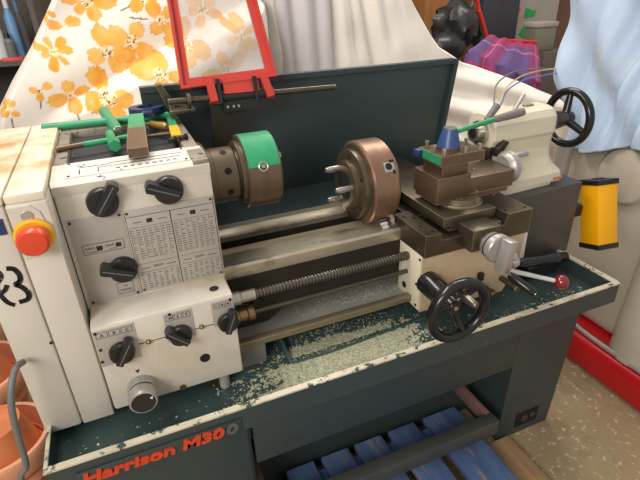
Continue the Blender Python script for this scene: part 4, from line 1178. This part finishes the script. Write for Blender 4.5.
# thin wires from tailstock to the blue cover
for off, m_, lab in ((0, 'cablegrey', 'thin grey wire, outermost of the wires looping to the blue cover'), (1, 'wireyellow', 'thin yellow wire arching from the tailstock to the blue cover'), (2, 'wireblue', 'thin blue wire, lowest of the wires reaching the blue cover')):
    P = [at(px, py, y=yy) for px, py, yy in (((494, 104, .06), (497, 84, .10), (516, 71, .16), (540, 68.5, .24), (562, 69, .335)) if off == 0 else ((500, 104, .06), (506, 88, .10), (522, 76, .16), (542, 70.5, .24), (562, 68, .33)) if off == 1 else ((501, 105, .05), (508, 90, .10), (524, 80, .15), (543, 75.5, .22), (562, 72, .32)))]
    b = MB(); b.tube(P, .0022, 6); tag(build('wire', b, m_, origin=P[0]), lab, 'wire', 'wires above the tailstock')

# ------------------------------------------------------------------ terracotta pots, cable, plank at the left
def pot(cx_, cy_, z0, r, h, label, tilt=(0, 0)):
    t = thing('terracotta_pot', (cx_, cy_, z0), label, 'pot', 'terracotta pots by the lathe')
    mb = MB(); mb.lathe((0, 0, 0), Z, [(0, 0), (0, r*.62), (h*.78, r*.90), (h*.78, r*.82), (.02, r*.54), (.02, 0)], 56)
    o1 = build('pot_wall', mb, 'terra', t, origin=(0, 0, 0))
    mb = MB(); mb.lathe((0, 0, 0), Z, [(h*.76, r*.86), (h*.76, r*.97), (h*.80, r), (h*.97, r*1.03), (h, r*1.0), (h, r*.92), (h*.76, r*.84)], 56)
    o2 = build('pot_rim', mb, 'terrarim', t, origin=(0, 0, 0))
    t.rotation_euler = (tilt[0], tilt[1], 0)
    return t
q = at(-3, 438, z=.27); pot(q.x, q.y, .0, .125, .27, 'nearest upright terracotta pot, on the floor left of the cabinet')
def flipped(cx_, cy_, z0, r, h, label):
    t = pot(cx_, cy_, z0+h, r, h, label, (PI, 0)); return t
flipped(q.x, q.y, .155, .108, .165, 'terracotta pot turned upside down inside the nearest pot')
q = at(-30, 372, z=.27); pot(q.x, q.y, .0, .150, .27, 'rear upright terracotta pot, partly behind the cream end cover')
flipped(q.x, q.y, .155, .130, .19, 'terracotta pot turned upside down inside the rear pot')
b = MB(); b.box(-1.0, -.45, .75, .79, .0, .62, bev=.003); tag(build('wooden_board', b, 'wood', origin=(-.7, .77, 0)), 'pale wooden board standing behind the terracotta pots', 'board')
P = [at(px, py, y=yy) for px, py, yy in ((23, 362, -.215), (16, 368, -.24), (11.5, 385, -.26), (12, 410, -.27), (19, 440, -.27), (26, 465, -.27), (27, 500, -.27))]
P.append(Vector((P[-1].x, -.27, .02)))
b = MB(); b.tube(P, .0055, 12); tag(build('power_cable', b, 'cablegrey', origin=P[0]), 'thick grey power cable hanging down beside the end cover', 'cable')

# ------------------------------------------------------------------ clutter at the back, upper right
def bbox_at(x0, y0, x1, y1, yy): return at(x0, y0, y=yy), at(x1, y1, y=yy)
def slabpx(name, px, yy, dep, m_, label, cat, bev=.004, low=None):
    a = at(px[0], px[1], y=yy); c = at(px[2], px[3], y=yy)
    z0 = c.z if low is None else low
    mb = MB(); mb.box(a.x, c.x, yy, yy+dep, z0, a.z, bev=bev)
    return tag(build(name, mb, m_, origin=((a.x+c.x)/2, yy, z0)), label, cat)
slabpx('wardrobe', (428, -40, 474, 40), 2.25, .4, 'oak', 'brown wooden wardrobe at the very back behind the black bag', 'wardrobe', low=0)
a = at(489, -40, y=1.9); c = at(513, 60, y=1.9)
slabpx('black_post', (489, -45, 512, 60), 1.72, .06, 'rubber', 'tall black upright post between the bag and the cardboard', 'post', low=0)
cb = slabpx('cardboard_box', (509, -30, 549, 60), 2.0, .18, 'card', 'tall grey cardboard carton printed with green, behind the plaid blanket', 'box', low=0)
for poly in (((526, 8), (536, 11), (534, 16), (524, 18)), ((524, 26), (527, 36), (524, 39), (519, 34)), ((520, 42), (528, 41), (528, 47), (520, 46))):
    mb = MB(); pts_ = [at(px, py, y=1.999) for px, py in poly]; mb.prism([(p.x, p.z) for p in pts_], XZ, 1.994, 2.0005)
    build('printed_shape', mb, 'cardgreen', cb, label='green printed shape')
slabpx('dark_board', (546, -30, 568, 30), 2.3, .05, 'darkwood', 'reddish brown wooden board beside the blue cover', 'board', low=0)
tb = thing('tin_box', at(545, 45, y=1.5), 'small grey tin box with a pale lid above the plaid blanket', 'box')
a = at(537, 28, y=1.5); c = at(553, 50, y=1.5)
mb = MB(); mb.box(a.x, c.x, 1.5, 1.60, c.z, a.z, bev=.006); build('tin_body', mb, 'tin', tb)
mb = MB(); mb.box(a.x-.006, c.x+.006, 1.494, 1.606, a.z, a.z+.03, bev=.005); build('lid', mb, 'card', tb)
mb = MB(); q = at(545, 62, y=1.55); mb.box(q.x-.12, q.x+.12, 1.45, 1.66, .0, c.z-.001, bev=.005); tag(build('crate', mb, 'shelf', origin=(q.x, 1.6, 0)), 'dark crate holding up the small grey tin box', 'crate')
# bag
mb = MB(); q = at(457, 27, y=1.7)
mb.ball(q, .15, 28, (1.0, .8, .95))
from mathutils import noise as _n
for v in mb.bm.verts:
    d = (v.co-q).normalized(); v.co += d*.05*_n.noise(d*2.6)+d*.035*_n.noise(d*6+Vector((3, 1, 2)))
mb.ball(at(447, 47, y=1.66), .12, 20, (1.1, .8, .8))
tag(build('bin_bag', mb, 'bagblack', origin=q, ang=60), 'crumpled black plastic bag beside the cream sheet', 'bag')
mb = MB(); q = at(452, 60, y=1.7); mb.box(q.x-.16, q.x+.2, 1.55, 1.95, 0, q.z-.03, bev=.01); tag(build('dark_cabinet', mb, 'shelf', origin=(q.x, 1.7, 0)), 'dark low cabinet under the black bag', 'cabinet')
mb = MB(); A = at(479, 10, y=1.62); B_ = at(487, 38, y=1.62); mb.cyl(A, B_, .012, ch=.003); mb.tube([A, A+Vector((-.02, 0, .05)), A+Vector((-.06, .0, .06))], .01, 8)
tag(build('pry_bar', mb, 'redcap', origin=B_), 'red bar leaning beside the black bag', 'bar')
mb = MB(); A = at(512, 38, y=1.9); B_ = at(519, 8, y=1.97); A = B_+(A-B_)*(B_.z/(B_.z-A.z)); A.y = 1.84; A.z = .01; mb.cyl(A, B_, .009, ch=.002); mb.cyl(B_-(B_-A)*.12, B_, .016, ch=.004); tag(build('long_handled_tool', mb, 'redcap', origin=A), 'thin red handled tool leaning against the grey carton', 'tool')
mb = MB(); A = at(494, 40, y=1.45); B_ = at(536, 42, y=1.45); mb.cyl(A, B_, .010, ch=.002); tag(build('red_rail', mb, 'redcap', origin=A), 'red rail lying just behind the plaid blanket', 'rail')
mb = MB(); q = at(466, 4, y=2.215)
for k in range(5): mb.torus(q+Vector((.02*k-.03, .01*k, .015*math.sin(k*2))), Vector((.3*math.sin(k), 1, .4*math.cos(k*3))), .07-.006*k, .008, 28, 8)
tag(build('cable_coil', mb, 'greyplastic', origin=q), 'tangled coil of grey cable above the black bag', 'cable')

# clutter at the upper left
sh = thing('shelf_unit', (-.55, 1.55, 0), 'dark shelf unit full of bottles at the far left', 'shelf')
zs = at(8, 60, y=1.5).z
for k, z in enumerate((zs, zs-.34, zs-.66)):
    mb = MB(); mb.box(-.95, -.22, 1.45, 1.8, z-.02, z); build('shelf_board', mb, 'shelf', sh)
mb = MB(); mb.box(-.95, -.22, 1.8, 1.82, 0, 1.7); build('shelf_back', mb, 'shelf', sh)
for x in (-.95, -.24):
    mb = MB(); mb.box(x, x+.02, 1.45, 1.8, 0, 1.7); build('upright', mb, 'shelf', sh)
def bottle(px, w_, h_, body, cap, label, yy=1.55):
    q = at(px, 60, y=yy); x = q.x
    t = thing('bottle', (x, yy, zs), label, 'bottle', 'bottles on the far left shelf')
    mb = MB(); mb.lathe((x, yy, zs+.0005), Z, [(0, 0), (0, w_), (h_*.65, w_), (h_*.78, w_*.5), (h_*.82, w_*.45), (h_*.82, 0)], 24); build('bottle_body', mb, body, t)
    mb = MB(); mb.lathe((x, yy, zs+h_*.8), Z, [(0, 0), (0, w_*.52), (h_*.2, w_*.42), (h_*.2, 0)], 20); build('cap', mb, cap, t)
bottle(3, .028, .17, 'plasticwhite', 'redcap', 'white bottle with red cap, leftmost on the far shelf')
bottle(14, .022, .10, 'greyplastic', 'black', 'small grey bottle next to the red capped bottle')
bottle(22, .022, .24, 'bluecap', 'plasticwhite', 'tall pale blue bottle on the far left shelf', 1.6)
bottle(31, .02, .22, 'greyplastic', 'bluecap', 'tall grey bottle with blue cap nearest the floral sheet', 1.66)
mb = MB(); q = at(12, 40, y=1.7); mb.box(q.x-.05, q.x+.02, 1.69, 1.76, zs+.001, q.z+.02, bev=.01); tag(build('plastic_tub', mb, 'greyplastic', origin=(q.x, 1.7, zs)), 'grey tub standing behind the bottles on the far shelf', 'tub')
mb = MB(); q = at(10, 58, y=1.47); mb.box(q.x-.03, q.x+.05, 1.455, 1.475, zs-.019, zs+.012, bev=.002); tag(build('red_box', mb, 'redcap', origin=(q.x, 1.46, zs)), 'flat red box on the edge of the far left shelf', 'box')

# ------------------------------------------------------------------ light
w = bpy.data.worlds.new('world'); scn.world = w; w.use_nodes = True
w.node_tree.nodes['Background'].inputs['Color'].default_value = (1.0, .95, .88, 1)
w.node_tree.nodes['Background'].inputs['Strength'].default_value = .42
def area(name, loc, look, sx, sy, e, col=(1, .95, .88)):
    l = bpy.data.lights.new(name, 'AREA'); l.shape = 'RECTANGLE'; l.size = sx; l.size_y = sy; l.energy = e; l.color = col
    o = bpy.data.objects.new(name, l); COL.objects.link(o); o.location = loc
    o.rotation_euler = (Vector(look)-Vector(loc)).to_track_quat('-Z', 'Y').to_euler()
    return o
area('ceiling_strip_light', (-.2, .35, 2.55), (.2, .1, .6), 1.6, .25, 21)
area('ceiling_strip_light', (1.6, 1.0, 2.6), (1.3, .6, .6), 1.6, .3, 20)
area('front_left_fill', (-1.7, -2.1, 2.2), (.5, .1, .75), 1.3, 1.0, 42, (1, .97, .93))  # unseen area light added at front left to fill the front faces
vs = scn.view_settings
scn.display_settings.display_device = 'sRGB'
vs.view_transform = 'Standard'; vs.look = 'None'; vs.exposure = 0.48; vs.gamma = 1.0; vs.use_curve_mapping = False
